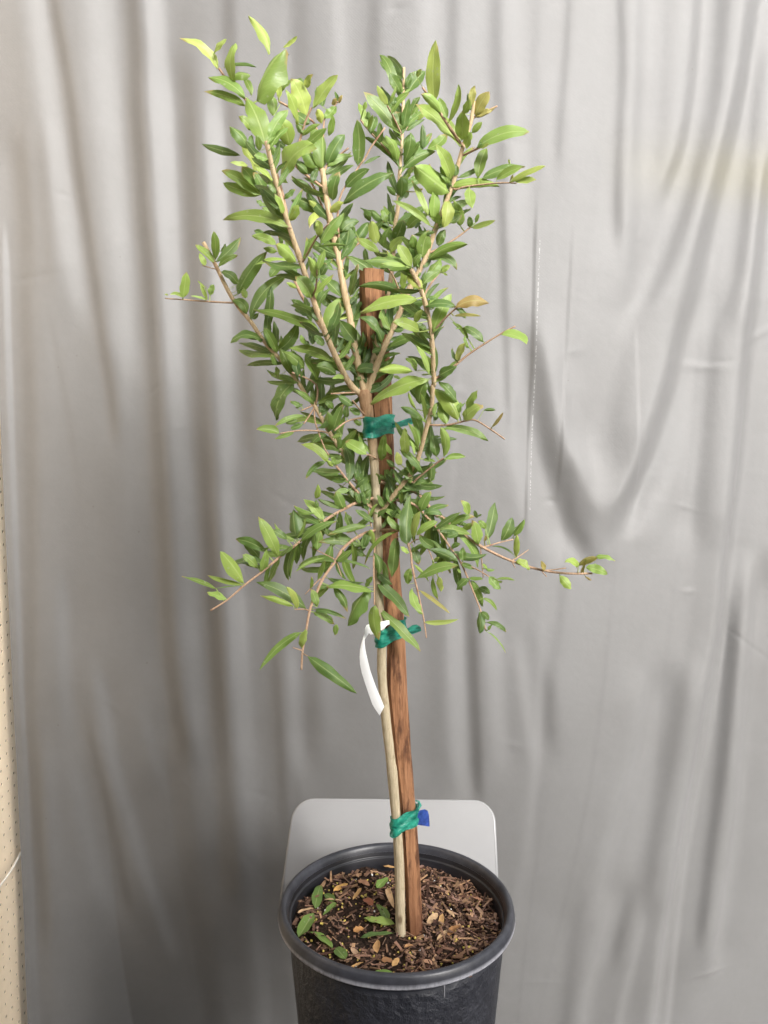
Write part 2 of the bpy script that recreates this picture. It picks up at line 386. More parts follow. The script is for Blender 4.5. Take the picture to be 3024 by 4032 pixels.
# ---------------------------------------------------------------- curtain : folds from shaded bands
def band_src():
    S = []
    def b(amp, hw, *pts): S.append((amp, hw, pts))
    b(-.7, 22, (205, -80), (210, 0), (244, 170), (278, 373), (312, 678), (353, 950), (400, 1289), (434, 1492), (460, 1750))
    b(-1, 36, (520, -80), (543, 203), (536, 407), (556, 610), (563, 814), (583, 1017), (597, 1221), (617, 1492), (631, 1839), (651, 2178), (665, 2517), (699, 2789), (732, 2992))
    b(-.8, 46, (732, 200), (753, 678), (766, 1017), (793, 1492), (814, 1839), (834, 2178), (855, 2517), (868, 2856), (890, 3228), (890, 3600))
    b(-.35, 40, (800, 1700), (834, 2178), (868, 2856))
    b(-.5, 25, (902, -80), (915, 610), (950, 1153), (990, 1800))
    b(-.65, 36, (75, 500), (100, 880), (102, 1289), (115, 1492), (122, 1975), (120, 2517), (115, 3000), (150, 3500), (170, 4032))
    b(-.35, 25, (163, 475), (190, 880), (203, 1153))
    b(.4, 40, (140, -80), (156, 68), (203, 475), (271, 880), (325, 1290))
    b(.35, 60, (370, -80), (386, 68), (434, 610), (475, 1017), (500, 1490))
    b(.5, 45, (590, -80), (651, 542), (671, 950), (692, 1492), (705, 1636), (739, 1975), (746, 2314), (766, 2585), (780, 2856), (799, 3077))
    b(.55, 40, (848, 400), (875, 1017), (875, 1492), (882, 1636), (909, 2110), (936, 2517), (950, 2856), (972, 3152), (980, 3453), (1002, 4100))
    b(.35, 40, (890, 1900), (936, 2517), (960, 3000))
    b(.5, 25, (244, 2250), (258, 2653), (271, 2924)); b(.6, 25, (380, 2600), (407, 2775), (445, 3039), (497, 3228), (543, 3453), (603, 3680), (640, 3900))
    b(.45, 28, (290, 3000), (301, 3115), (339, 3378), (392, 3680)); b(.35, 25, (195, 2950), (203, 3077), (211, 3453)); b(.3, 22, (560, 2750), (573, 2850), (618, 3040), (640, 3150))
    b(.5, 30, (1150, 2500), (1160, 2775), (1175, 3100)); b(-.4, 35, (1080, 2200), (1095, 2700), (1110, 3300))
    b(-.6, 35, (150, 2900), (166, 3378), (173, 3755)); b(-.5, 25, (340, 2800), (354, 2888), (407, 3152), (452, 3453), (482, 3700)); b(-.6, 60, (708, 2850), (723, 3378), (754, 3700), (780, 4032))
    # right half
    b(-.5, 20, (2250, -80), (2228, 279), (2206, 501), (2200, 700)); b(-.7, 25, (2445, -80), (2457, 279), (2440, 557), (2434, 836), (2440, 1000))
    b(.4, 30, (2525, -80), (2523, 167), (2507, 501), (2501, 836), (2484, 1180)); b(-.5, 35, (2640, -80), (2618, 501), (2590, 750))
    b(.7, 25, (2760, -80), (2735, 279), (2707, 501), (2657, 668), (2600, 800)); b(-.9, 45, (2845, -80), (2824, 279), (2796, 501), (2741, 724), (2685, 891), (2601, 1114), (2500, 1300))
    b(1.3, 36, (2975, -80), (2936, 279), (2880, 501), (2824, 724), (2769, 947), (2724, 1170), (2686, 1269), (2634, 1527), (2538, 1822), (2464, 1970), (2435, 2081))
    b(-.7, 35, (2995, 100), (2990, 300), (2960, 724), (2910, 1100), (2863, 1300)); b(-.5, 55, (2863, 1121), (2818, 1417), (2781, 1786), (2745, 2150))
    b(1.2, 26, (3020, 600), (2981, 1048), (2937, 1417), (2907, 1786), (2863, 2155), (2833, 2487), (2769, 2799), (2722, 3118), (2674, 3438), (2642, 3757), (2626, 4100))
    b(.7, 14, (2870, 2400), (2849, 2560), (2793, 2959), (2753, 3198), (2722, 3438), (2698, 3757), (2690, 4032)); b(.75, 30, (2985, 2200), (2945, 2639), (2921, 2959), (2913, 3198), (2881, 3517), (2849, 3900))
    b(-.6, 22, (2900, 2400), (2881, 2639), (2849, 3038), (2817, 3358), (2785, 3800)); b(-.5, 40, (2680, 2600), (2658, 2799), (2602, 3198), (2538, 3650))
    b(.5, 35, (2560, 2650), (2546, 2799), (2498, 3038), (2418, 3318), (2362, 3650)); b(.5, 30, (2430, 3550), (2418, 3637), (2354, 3956), (2340, 4100)); b(.5, 20, (2560, 3600), (2538, 3757), (2490, 4050))
    b(-.5, 25, (2510, 3500), (2498, 3597), (2442, 3900)); b(-.3, 30, (2300, 3600), (2270, 4050))
    b(.5, 28, (1790, 2300), (1796, 2560), (1804, 2799), (1820, 3150)); b(-.7, 22, (1855, 2300), (1860, 2480), (1876, 2879), (1892, 3200)); b(.4, 30, (1940, 2400), (1955, 2639), (1979, 3050)); b(.35, 25, (2050, 2500), (2067, 2679), (2123, 3050)); b(-.3, 25, (2150, 2600), (2190, 3000))
    b(-.8, 42, (2100, 1250), (2117, 1417), (2154, 1712), (2213, 1933), (2287, 2118), (2340, 2230)); b(-.5, 40, (2230, 1750), (2272, 1896), (2353, 2120)); b(-.4, 50, (2523, 1232), (2464, 1417), (2412, 1786)); b(-.3, 20, (2560, 1950), (2479, 2118))
    b(.4, 40, (2180, 1300), (2240, 1650), (2330, 1900)); b(.3, 45, (2040, 1500), (2080, 1900), (2160, 2200))
    b(-.8, 5, (2116, 800), (2110, 900), (2100, 1400), (2084, 1712), (2070, 2100)); b(-.4, 15, (1975, 700), (1985, 974), (1999, 1417), (2010, 1700)); b(-.5, 5, (2258, 900), (2213, 1712), (2200, 1950)); b(.5, 5, (2508, 1300), (2516, 1933))
    b(-.25, 22, (1477, -80), (1474, 300), (1480, 700)); b(-.25, 22, (1790, -80), (1785, 200), (1780, 420)); b(-.35, 30, (1960, -80), (1955, 245), (1975, 500), (1990, 800)); b(-.25, 25, (2113, -80), (2110, 600), (2112, 800))
    b(.3, 30, (2020, -80), (2040, 500), (2050, 1100)); b(.25, 30, (1690, -80), (1700, 500)); b(.25, 40, (1330, -80), (1340, 500), (1350, 1200)); b(-.25, 30, (1180, -80), (1190, 500), (1210, 1200))
    b(.3, 40, (1290, 2200), (1300, 2900)); b(-.35, 40, (1225, 2200), (1230, 3050)); b(-.3, 50, (1720, 2300), (1715, 3100))
    b(.9, 9, (20, 900), (30, 1300), (48, 1800), (75, 2500), (98, 3000), (118, 3600), (135, 4100)); 
    return S
def bow_slope(x):
    a = np.clip((np.asarray(x, dtype=float) - .02) / .55, 0, 1); a = a * a * (3 - 2 * a)
    b = np.clip((np.asarray(x, dtype=float) + .60) / .2, 0, 1) * np.clip((.10 - np.asarray(x, dtype=float)) / .2, 0, 1)
    return .17 * a - .09 * b
_bx = np.linspace(-.9, 1.2, 600); _by = np.cumsum(bow_slope(_bx)) * (_bx[1] - _bx[0])
def bow(x):                                          # the hung cloth curves away towards its right end
    return np.interp(x, _bx, _by)
def on_curtain(px, py):
    p = at_y(px, py, CURTAIN_Y)
    for _ in range(4): p = at_y(px, py, CURTAIN_Y + float(bow(p.x)))
    return p
def build_curtain():
    x0, x1, z0, z1 = -.704, 1.15, .012, 2.30
    nx, nz = 650, 570
    X = np.linspace(x0, x1, nx); Z = np.linspace(z1, z0, nz)
    slope = np.zeros((nz, nx))
    for amp, hw, pts in band_src():
        P = [on_curtain(px, py) for px, py in pts]
        zs = np.array([p.z for p in P]); xs = np.array([p.x for p in P])
        order = np.argsort(zs); zs, xs = zs[order], xs[order]
        # smooth path
        xc = np.interp(Z, zs, xs)
        k = np.ones(25) / 25; xc = np.convolve(np.pad(xc, 12, mode='edge'), k, mode='valid')
        hz = .10
        top = 1e9 if pts[0][1] < 0 else zs[-1]; bot = -1e9 if pts[-1][1] > 3990 else zs[0]
        fade = np.clip((top - Z) / hz + .3, 0, 1) * np.clip((Z - bot) / hz + .3, 0, 1)
        fade = fade * fade * (3 - 2 * fade)
        h = hw * (1.22 if hw > 10 else 1) * 1.5 / F
        slope += amp * fade[:, None] * np.exp(-((X[None, :] - xc[:, None]) / h) ** 2)
    rng = np.random.RandomState(3)
    # many faint narrow pleats running down the cloth, and the pleats beyond the frame
    for i in range(55):
        xa = rng.uniform(x0, x1); drift = rng.uniform(-.05, .05) + (.06 if xa < 0 else -.08)
        zc = rng.uniform(.2, 2.1); zl = rng.uniform(.15, .6); h = rng.uniform(.004, .014)
        xc = xa + drift * (1.2 - Z) + .008 * np.sin(Z * 6 + i)
        slope += rng.uniform(-.16, .16) * np.exp(-((Z - zc) / zl) ** 2)[:, None] * np.exp(-((X[None, :] - xc[:, None]) / h) ** 2)
    for xa in np.arange(.95, 1.15, .05):
        slope += .7 * np.sin((X[None, :] - xa) / .05 * 6.28) * np.exp(-((X[None, :] - xa) / .03) ** 2)
    dx = X[1] - X[0]
    rightw = np.clip((X[None, :] + .05) / .35, 0, 1); topw = np.clip((Z[:, None] - 1.25) / .35, 0, 1)
    slope *= .84 + .08 * rightw - .36 * rightw * topw
    win = int(.22 / dx); ker = np.hanning(win); ker /= ker.sum()
    hgt = np.zeros_like(slope)
    for r in range(nz):
        m = np.convolve(np.pad(slope[r], win // 2, mode='edge'), ker, mode='same')[win // 2: win // 2 + nx]
        hgt[r] = np.cumsum(slope[r] - m) * dx
        hgt[r] -= hgt[r].mean()
    # small cross wrinkles
    zz, xx = np.meshgrid(Z, X, indexing='ij')
    for i in range(60):
        cx, cz = rng.uniform(x0, x1), rng.uniform(.2, 2.1); a = rng.uniform(-.9, .9); l = rng.uniform(.01, .05); wd = rng.uniform(.003, .008)
        u = (xx - cx) * math.cos(a) + (zz - cz) * math.sin(a); v = -(xx - cx) * math.sin(a) + (zz - cz) * math.cos(a)
        hgt += rng.uniform(-.0012, .0012) * np.exp(-(u / l) ** 2 - (v / wd) ** 2)
    low = np.clip(.95 - zz, 0, None) * np.clip((xx - x0) / .16, 0, 1) ** .5 * (1 - .25 * np.clip(xx / .5, 0, 1))                    # the lower part hangs back, away from the pot
    Y = CURTAIN_Y + bow(xx) + hgt + .19 * low ** 2
    verts = np.stack([xx, Y, zz], axis=-1).reshape(-1, 3)
    me = bpy.data.meshes.new("curtain")
    idx = np.arange(nz * nx).reshape(nz, nx)
    quads = np.stack([idx[:-1, :-1], idx[1:, :-1], idx[1:, 1:], idx[:-1, 1:]], axis=-1).reshape(-1, 4)
    me.vertices.add(len(verts)); me.vertices.foreach_set("co", verts.ravel())
    me.loops.add(quads.size); me.loops.foreach_set("vertex_index", quads.ravel().astype(np.int32))
    me.polygons.add(len(quads)); me.polygons.foreach_set("loop_start", np.arange(0, quads.size, 4, dtype=np.int32))
    me.polygons.foreach_set("use_smooth", np.ones(len(quads), dtype=bool))
    me.update(); me.validate()
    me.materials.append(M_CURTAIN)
    o = link(bpy.data.objects.new("curtain", me))
    tag(o, "large pleated silver grey cloth curtain hanging behind the potted tree", "curtain")
build_curtain()

# ---------------------------------------------------------------- pegboard wall on the left
def build_pegboard():
    t = empty("pegboard", (WALL_X, 1.2, 0))
    tag(t, "beige perforated pegboard wall along the left edge of the curtain", "pegboard")
    s = .0254; V, Fc = [], []
    y0 = .45; ny = 58; nz_ = 88; n = 8; r = .0034; dep = .0016
    for j in range(ny):
        for k in range(nz_):
            cy, cz = y0 + (j + .5) * s, .02 + (k + .5) * s
            b = len(V); h = s / 2
            sq = [(cy + h, cz), (cy + h, cz + h), (cy, cz + h), (cy - h, cz + h), (cy - h, cz), (cy - h, cz - h), (cy, cz - h), (cy + h, cz - h)]
            V += [(WALL_X, a, c) for a, c in sq]
            ring = [(cy + r * math.cos(i * math.pi / 4), cz + r * math.sin(i * math.pi / 4)) for i in range(8)]
            V += [(WALL_X, a, c) for a, c in ring]; V += [(WALL_X - dep, a, c) for a, c in ring]
            for i in range(8):
                q = (i + 1) % 8
                Fc.append((b + i, b + q, b + 8 + q, b + 8 + i)); Fc.append((b + 8 + i, b + 8 + q, b + 16 + q, b + 16 + i))
    mesh_obj("perforated_sheet", V, Fc, M_PEG, t, smooth=False)
    xb = WALL_X - dep - .0002  # dark sheet close behind the board stands in for shade in the holes
    ya, yb, za, zb = y0, y0 + ny * s, .02, .02 + nz_ * s
    mesh_obj("hole_shade_sheet", [(xb, ya, za), (xb, yb, za), (xb, yb, zb), (xb, ya, zb), (xb - .03, ya, za), (xb - .03, yb, za), (xb - .03, yb, zb), (xb - .03, ya, zb)],
             [(0, 1, 2, 3), (7, 6, 5, 4), (0, 4, 5, 1), (1, 5, 6, 2), (2, 6, 7, 3), (3, 7, 4, 0)], M_DARK, t, smooth=False)
build_pegboard()

# ---------------------------------------------------------------- tubes
def smooth_path(P, rad, sub):
    out, ro = [], []
    n = len(P)
    for i in range(n - 1):
        p0, p1, p2, p3 = P[max(i - 1, 0)], P[i], P[i + 1], P[min(i + 2, n - 1)]
        for k in range(sub):
            t = k / sub
            a = 2 * p1 + (p2 - p0) * t + (2 * p0 - 5 * p1 + 4 * p2 - p3) * t * t + (3 * p1 - p0 - 3 * p2 + p3) * t ** 3
            out.append(a * .5); ro.append(rad[i] + (rad[i + 1] - rad[i]) * t)
    out.append(P[-1]); ro.append(rad[-1]); return out, ro
def tube(P, rad, sides=8, wob=.0, seed=0):
    rn = random.Random(seed); V, Fc = [], []
    n = len(P); nrm = None
    for i in range(n):
        T = (P[min(i + 1, n - 1)] - P[max(i - 1, 0)]).normalized()
        if nrm is None: nrm = T.cross(Vector((0, 1, 0.01))).normalized()
        nrm = (nrm - T * nrm.dot(T)).normalized(); bi = T.cross(nrm)
        for k in range(sides):
            a = 2 * math.pi * k / sides; rr = rad[i] * (1 + wob * rn.uniform(-1, 1))
            V.append(P[i] + nrm * (rr * math.cos(a)) + bi * (rr * math.sin(a)))
    for i in range(n - 1):
        for k in range(sides):
            q = (k + 1) % sides
            Fc.append((i * sides + k, i * sides + q, (i + 1) * sides + q, (i + 1) * sides + k))
    Fc.append(tuple(range(sides))[::-1]); Fc.append(tuple((n - 1) * sides + k for k in range(sides)))
    return V, Fc

# wire hook on the pegboard
P = [at_x(-40, 3550, WALL_X + .012), at_x(0, 3488, WALL_X + .016), at_x(45, 3425, WALL_X + .02), at_x(88, 3346, WALL_X + .012), at_x(89, 3345, WALL_X - .002)]
P, rr = smooth_path(P, [.0022] * 5, 4)
V, Fc = tube(P, rr, 8)
tag(mesh_obj("wire_hook", V, Fc, M_WIRE, origin=P[-1]), "thin off-white wire hook sticking out of the beige pegboard", "hook")

# ---------------------------------------------------------------- chair
def build_chair():
    y_top, y_bot = 1.235, 1.165
    tl, tr_ = at_y(1163, 3150, y_top), at_y(1941, 3158, y_top)
    bl, br = at_y(1112, 3520, y_bot), at_y(1958, 3520, y_bot)
    cx = (tl.x + tr_.x) / 2
    t = empty("chair", (cx, RIM_C.y, 0))
    tag(t, "pale grey metal chair with a rounded plain back panel holding the black pot", "chair")
    def panel(name, outline, normal, thick, mat, bevel=.003):
        bm = bmesh.new(); vs = [bm.verts.new(p) for p in outline]; f = bm.faces.new(vs)
        r = bmesh.ops.extrude_face_region(bm, geom=[f])
        bmesh.ops.translate(bm, verts=[v for v in r['geom'] if isinstance(v, bmesh.types.BMVert)], vec=normal * thick)
        bmesh.ops.recalc_face_normals(bm, faces=bm.faces)
        bm.verts.ensure_lookup_table()
        Vv = [v.co.copy() for v in bm.verts]; Ff = [tuple(v.index for v in fc.verts) for fc in bm.faces]
        bm.free(); return mesh_obj(name, Vv, Ff, mat, t, smooth=False)
    # back panel outline, bottom sits just above the seat
    ex = (bl - tl); ez = ex.normalized(); zb = at_y(1500, 3600, y_bot).z; length = (tl.z - zb) / -ez.z
    L0 = tl + ez * length; R0 = tr_ + (br - tr_).normalized() * ((tr_.z - zb) / -((br - tr_).normalized().z))
    rad = .030; pts = [L0]
    right = (tr_ - tl).normalized(); dl = ez; dr = (br - tr_).normalized()
    for i in range(9):
        a = i / 8 * math.pi / 2
        pts.append(tl + dl * (rad * (1 - math.sin(a))) + right * (rad * (1 - math.cos(a))))
    for i in range(9):
        a = i / 8 * math.pi / 2
        pts.append(tr_ + dr * (rad * (1 - math.cos(a))) - right * (rad * (1 - math.sin(a))))
    pts.append(R0)
    nb = right.cross(dl).normalized()
    if nb.y < 0: nb = -nb
    bp = panel("backrest", pts, nb, .006, M_CHAIR)
    # rolled edge
    e = [p + nb * .003 for p in pts]
    V, Fc = tube(e, [.0034] * len(e), 8); mesh_obj("rolled_edge", V, Fc, M_CHAIR, bp)
    # seat and legs
    sx0, sx1, sy0, sy1 = cx - .135, cx + .135, RIM_C.y - .135, L0.y + .03
    so_ = [Vector((sx0, sy0, SEAT_Z - .016)), Vector((sx1, sy0, SEAT_Z - .016)), Vector((sx1, sy1, SEAT_Z - .016)), Vector((sx0, sy1, SEAT_Z - .016))]
    panel("seat", so_, Vector((0, 0, 1)), .0155, M_CHAIR)
    for ax, ay in ((sx0 + .02, sy0 + .02), (sx1 - .02, sy0 + .02), (sx0 + .02, sy1 - .02), (sx1 - .02, sy1 - .02)):
        V, Fc = tube([Vector((ax, ay, 0.001)), Vector((ax, ay, SEAT_Z - .017))], [.011, .011], 12); mesh_obj("leg", V, Fc, M_CHAIR, t)
    for s_ in (-1, 1):
        q = (L0 + R0) * .5 + nb * .0135 + right * (s_ * .075)
        V, Fc = tube([Vector((q.x, q.y - .02, SEAT_Z - .002)), q + dl * .02, q - dl * .08], [.007, .007, .007], 10); mesh_obj("back_support", V, Fc, M_CHAIR, t)
build_chair()

# ---------------------------------------------------------------- pot
def lathe(name, prof, mat, parent, seg=96, origin=None, jitter=0):
    V, Fc = [], []; rn = random.Random(5)
    for (r, z) in prof:
        for k in range(seg):
            a = 2 * math.pi * k / seg
            V.append((RIM_C.x + r * math.cos(a), RIM_C.y + r * math.sin(a), z))
    for i in range(len(prof) - 1):
        for k in range(seg):
            q = (k + 1) % seg
            Fc.append((i * seg + k, i * seg + q, (i + 1) * seg + q, (i + 1) * seg + k))
    return mesh_obj(name, V, Fc, mat, parent, origin=origin)
pot = empty("plant_pot", (RIM_C.x, RIM_C.y, SEAT_Z))
tag(pot, "round black plastic nursery pot with a thick rolled rim holding the tree", "plant pot")
z = RIM_Z
lathe("pot_body", [(.0, SEAT_Z + .001), (.112, SEAT_Z + .001), (.116, SEAT_Z + .006), (.1350, z - .060), (.1362, z - .034), (.1366, z - .022), (.1384, z - .0162)], M_POT, pot)
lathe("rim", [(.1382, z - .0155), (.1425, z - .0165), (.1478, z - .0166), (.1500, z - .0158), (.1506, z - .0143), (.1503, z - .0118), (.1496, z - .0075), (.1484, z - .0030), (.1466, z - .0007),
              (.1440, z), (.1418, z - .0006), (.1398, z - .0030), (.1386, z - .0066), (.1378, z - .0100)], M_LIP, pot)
M_IN = mat_simple("pot_inside_plastic", (.016, .016, .020), .38, .5, 30, .3, .1)
lathe("inner_wall", [(.1377, z - .0101), (.1370, z - .0125), (.1366, z - .0150), (.1364, z - .0160), (.1354, z - .0167), (.1346, z - .0169), (.1342, z - .0178), (.1338, z - .030), (.1320, z - .055)], M_IN, pot)
# dried drip on the wall
p0 = at_y(1753, 3868, RIM_C.y - .137)
def on_wall(dx, dz, out=.0006):
    zz = z - .017 + dz; rr_ = .1368 + (zz - (z - .026)) * .075 + out
    xx = p0.x + dx; return Vector((xx, RIM_C.y - math.sqrt(max(rr_ ** 2 - (xx - RIM_C.x) ** 2, 0)), zz))
Vd, Fd = [], []
prof = [(-.004, .0014), (-.008, .0009), (-.013, .0006), (-.018, .0006), (-.023, .0008), (-.025, .0002)]
for dz, hw in prof: Vd += [on_wall(-hw, dz), on_wall(0, dz, .0012), on_wall(hw, dz)]
for i in range(len(prof) - 1):
    for k in range(2): Fd.append((i * 3 + k, (i + 1) * 3 + k, (i + 1) * 3 + k + 1, i * 3 + k + 1))
mesh_obj("dried_drip", Vd, Fd, mat_simple("dried_lime", (.26, .26, .28), .6, .3), pot)

# ---------------------------------------------------------------- soil
def soil_h(x, y):
    return .0035 * math.sin(x * 41 + 1) * math.cos(y * 37) + .003 * math.sin(x * 95 + y * 60) + .002 * math.sin(y * 140 - x * 30)
def build_soil():
    V, Fc = [], []; rn = random.Random(11); seg, rings = 110, 40
    V.append((RIM_C.x, RIM_C.y, SOIL_Z))
    for i in range(1, rings + 1):
        r = .1336 * i / rings
        for k in range(seg):
            a = 2 * math.pi * k / seg; x, y = RIM_C.x + r * math.cos(a), RIM_C.y + r * math.sin(a)
            V.append((x, y, SOIL_Z + soil_h(x, y) + rn.uniform(-.0016, .0016)))
    for k in range(seg): Fc.append((0, 1 + k, 1 + (k + 1) % seg))
    for i in range(rings - 1):
        for k in range(seg):
            q = (k + 1) % seg; a, b = 1 + i * seg, 1 + (i + 1) * seg
            Fc.append((a + k, b + k, b + q, a + q))
    o = mesh_obj("potting_soil", V, Fc, M_SOIL, origin=(RIM_C.x, RIM_C.y, SOIL_Z))
    tag(o, "dark brown potting soil filling the black pot", "soil", kind="stuff")
build_soil()
def soil_pts(n, rn, rmax=.124, thin_left=0):
    for _ in range(n):
        while True:
            a = rn.uniform(0, 6.283); r = rmax * math.sqrt(rn.random())
            x, y = RIM_C.x + r * math.cos(a), RIM_C.y + r * math.sin(a)
            if thin_left and x < RIM_C.x + .01 and rn.random() < thin_left: continue
            break
        yield x, y
def build_litter():
    rn = random.Random(21)
    cols = [(.12, .06, .042), (.18, .10, .068), (.25, .14, .095), (.34, .20, .125), (.46, .28, .16), (.07, .035, .025), (.30, .18, .14), (.40, .25, .17)]
    V, Fc, CL = [], [], []
    for x, y in soil_pts(2900, rn, .132, .64):
        L = rn.choice([.002, .0025, .003, .003, .004, .005, .006, .008, .011, .017]) * rn.uniform(.7, 1.3); W = min(L * .8, rn.choice([.0008, .0013, .002, .003, .0045]) * rn.uniform(.8, 1.3)); T = rn.uniform(.0006, .0014)
        yaw, pit, rol = rn.uniform(0, 6.28), rn.uniform(-.5, .5), rn.uniform(-.5, .5)
        ux = Vector((math.cos(yaw) * math.cos(pit), math.sin(yaw) * math.cos(pit), math.sin(pit)))
        uy = ux.cross(Vector((math.sin(rol) * .6, 0, 1))).normalized(); uz = ux.cross(uy)
        c = Vector((x, y, SOIL_Z + soil_h(x, y) + rn.uniform(.0005, .003) + abs(math.sin(pit)) * L * .4)); b = len(V)
        k = rn.uniform(.5, 1)
        for sx, sy, sz in ((-1, -1, -1), (1, -k, -1), (1, k, -1), (-1, 1, -1), (-1, -1, 1), (1, -k, 1), (1, k, 1), (-1, 1, 1)):
            V.append(c + ux * (sx * L / 2) + uy * (sy * W / 2) + uz * (sz * T / 2))
        for q in ((0, 3, 2, 1), (4, 5, 6, 7), (0, 1, 5, 4), (1, 2, 6, 5), (2, 3, 7, 6), (3, 0, 4, 7)): Fc.append(tuple(b + i for i in q))
        cc = rn.choice(cols); m = rn.uniform(.45, 1.3); CL += [tuple(v * m for v in cc)] * 8
    o = mesh_obj("wood_chips", V, Fc, M_CHIP, smooth=False, origin=(RIM_C.x, RIM_C.y, SOIL_Z)); set_corner_color(o.data, CL)
    tag(o, "loose brown bark and wood chips scattered over the soil", "mulch", kind="stuff")
    def grains(name, n, r0, r1, mat, label, cat, thin):
        ico = bmesh.new(); bmesh.ops.create_icosphere(ico, subdivisions=1, radius=1)
        iv = [v.co.copy() for v in ico.verts]; fi = [tuple(v.index for v in f.verts) for f in ico.faces]; ico.free()
        V, Fc = [], []
        for x, y in soil_pts(n, rn, .128, thin):
            r = rn.uniform(r0, r1); b = len(V); c = Vector((x, y, SOIL_Z + soil_h(x, y) + r * .6 + rn.uniform(0, .0015)))
            V += [c + v * (r * rn.uniform(.85, 1.15)) for v in iv]; Fc += [tuple(b + i for i in f) for f in fi]
        o = mesh_obj(name, V, Fc, mat, origin=(RIM_C.x, RIM_C.y, SOIL_Z)); tag(o, label, cat, kind="stuff")
    grains("fertilizer_beads", 230, .0011, .0019, M_BEAD, "tiny round yellow fertilizer beads sprinkled over the soil", "fertilizer", 0)
    grains("perlite_grains", 40, .0009, .0019, M_PERLITE, "small white perlite grains dotted over the soil", "perlite", .4)
build_litter()
# ---------------------------------------------------------------- tree : trunk and branches
CROPS = dict(A=(600, 0), B=(1400, 100), C=(600, 700), D=(1400, 800), E=(700, 1500), F=(1400, 1500), G=(700, 2000), H=(1700, 1900), I=(1000, 600))
ZS = 1659 / 800.0
def src(c, x, y):
    if c == 'S': return x, y
    ox, oy = CROPS[c]; return ox + x / ZS, oy + y / ZS
base = at_z(1578, 3688, SOIL_Z - .004)
TY = .962                                              # distance of the stem's upper part
trunk_px = [(1579, 3705, 23), (1578, 3680, 21), (1577, 3640, 19.5), (1576, 3560, 19), (1572, 3400, 19), (1566, 3300, 18.5), (1559, 3210, 18.5), (1546, 3060, 20), (1543, 3030, 21), (1538, 2990, 18.5), (1522, 2850, 19), (1507, 2700, 18), (1503, 2620, 18.5), (1503, 2549, 18),
            (1496, 2430, 17.5), (1490, 2300, 17), (1490, 2180, 17.5), (1486, 2060, 16.5), (1478, 1900, 17.5), (1472, 1800, 18), (1463, 1710, 19.5), (1450, 1640, 22), (1441, 1590, 25), (1436, 1556, 27), (1434, 1535, 20)]
def trunk_y(py):
    t = min(max((3700 - py) / 1100.0, 0), 1); t = t * t * (3 - 2 * t)
    return base.y + (TY - base.y) * t
TP = [at_y(a, b, trunk_y(b)) for a, b, r in trunk_px]
def dep(p): return (p - C_POS).dot(C_FWD)
TR = [r * dep(p) / F for (a, b, r), p in zip(trunk_px, TP)]
tree = empty("tree", base)
tag(tree, "young staked tree with slender green leaves growing in the black pot", "tree")
P, rr = smooth_path(TP, TR, 4)
V, Fc = tube(P, rr, 14, .035, 4)
trunk = mesh_obj("trunk", V, Fc, M_TRUNK, tree)

BR = []       # dicts: obj, pts2d, depth(y)
def nearest_on(px, py, items):
    best = (1e9, None, 0, None)
    for it in items:
        Q = it['p2']; Ys = it['y']
        for i in range(len(Q) - 1):
            ax, ay = Q[i]; bx, by = Q[i + 1]; dx, dy = bx - ax, by - ay; L = dx * dx + dy * dy
            t = 0 if L == 0 else max(0, min(1, ((px - ax) * dx + (py - ay) * dy) / L))
            qx, qy = ax + dx * t, ay + dy * t; d = math.hypot(px - qx, py - qy)
            if d < best[0]: best = (d, it, Ys[i] + (Ys[i + 1] - Ys[i]) * t, (qx, qy))
    return best
BR.append(dict(obj=trunk, p2=[(a, b) for a, b, r in trunk_px], y=[p.y for p in TP]))
def branch(d_end, r0, r1, s, mat=None, parent=None):
    """s: photo points from the joint outwards; d_end: how far (m) the end comes towards the camera"""
    pts = []; c = 'S'
    for tok in s.split():
        if tok[0].isalpha(): c = tok[0]; tok = tok[1:]
        x, y = tok.split(','); pts.append(src(c, float(x), float(y)))
    d, it, y0, q = nearest_on(*pts[0], BR)
    L = [0]
    for i in range(1, len(pts)): L.append(L[-1] + math.hypot(pts[i][0] - pts[i - 1][0], pts[i][1] - pts[i - 1][1]))
    ys = [y0 - d_end * (l / L[-1]) ** .9 for l in L]
    if 2 < d < 60: pts = [q] + pts; ys = [y0] + ys; L = [0] + [l + d for l in L]
    P3 = [at_y(a, b, y) for (a, b), y in zip(pts, ys)]
    rad = [(r0 + (r1 - r0) * l / L[-1]) * dep(p) / F for l, p in zip(L, P3)]
    P, rr = smooth_path(P3, rad, 4)
    # slight swellings at the nodes
    rr = [r * (1 + .10 * (1 if (i % 7) == 0 else 0)) for i, r in enumerate(rr)]
    V, Fc = tube(P, rr, 8, .05, len(BR))
    o = mesh_obj("branch" if r0 > 5.5 else "twig", V, Fc, mat or (M_BRANCH if r0 >= 7.5 else M_TWIG), tree)
    BR.append(dict(obj=o, p2=pts, y=ys)); return o
branch(.085, 13, 9.5, "E1500,110 C1590,1650 C1410,1260 C1310,980 C1215,690 C1110,380 C1000,0 A930,1150")                 # front left leader
branch(-.045, 15, 11, "S1436,1545 S1412,1440 S1392,1340 I780,1320 I735,1120 I690,860 I600,420 A1390,1385")               # second leader, behind
branch(-.085, 12, 5, "S1445,1530 D150,1250 D190,1050 D290,600 D320,200 B345,1500 B360,1230 B380,900 B390,600 B395,345")    # centre leader, far side
branch(.02, 13, 7, "S1446,1545 D190,1280 D280,1080 D350,920 D430,720 D500,590 D570,450 D640,250 B740,1440 B800,1280 B880,980 B940,800 B965,620")  # right leader
branch(.10, 9, 9.5, "S1488,2030 F370,860 F470,730 F520,600 F580,380 F620,220 F630,50 D640,1450 D620,1080 D600,950 D545,740 D450,530")              # front right stem
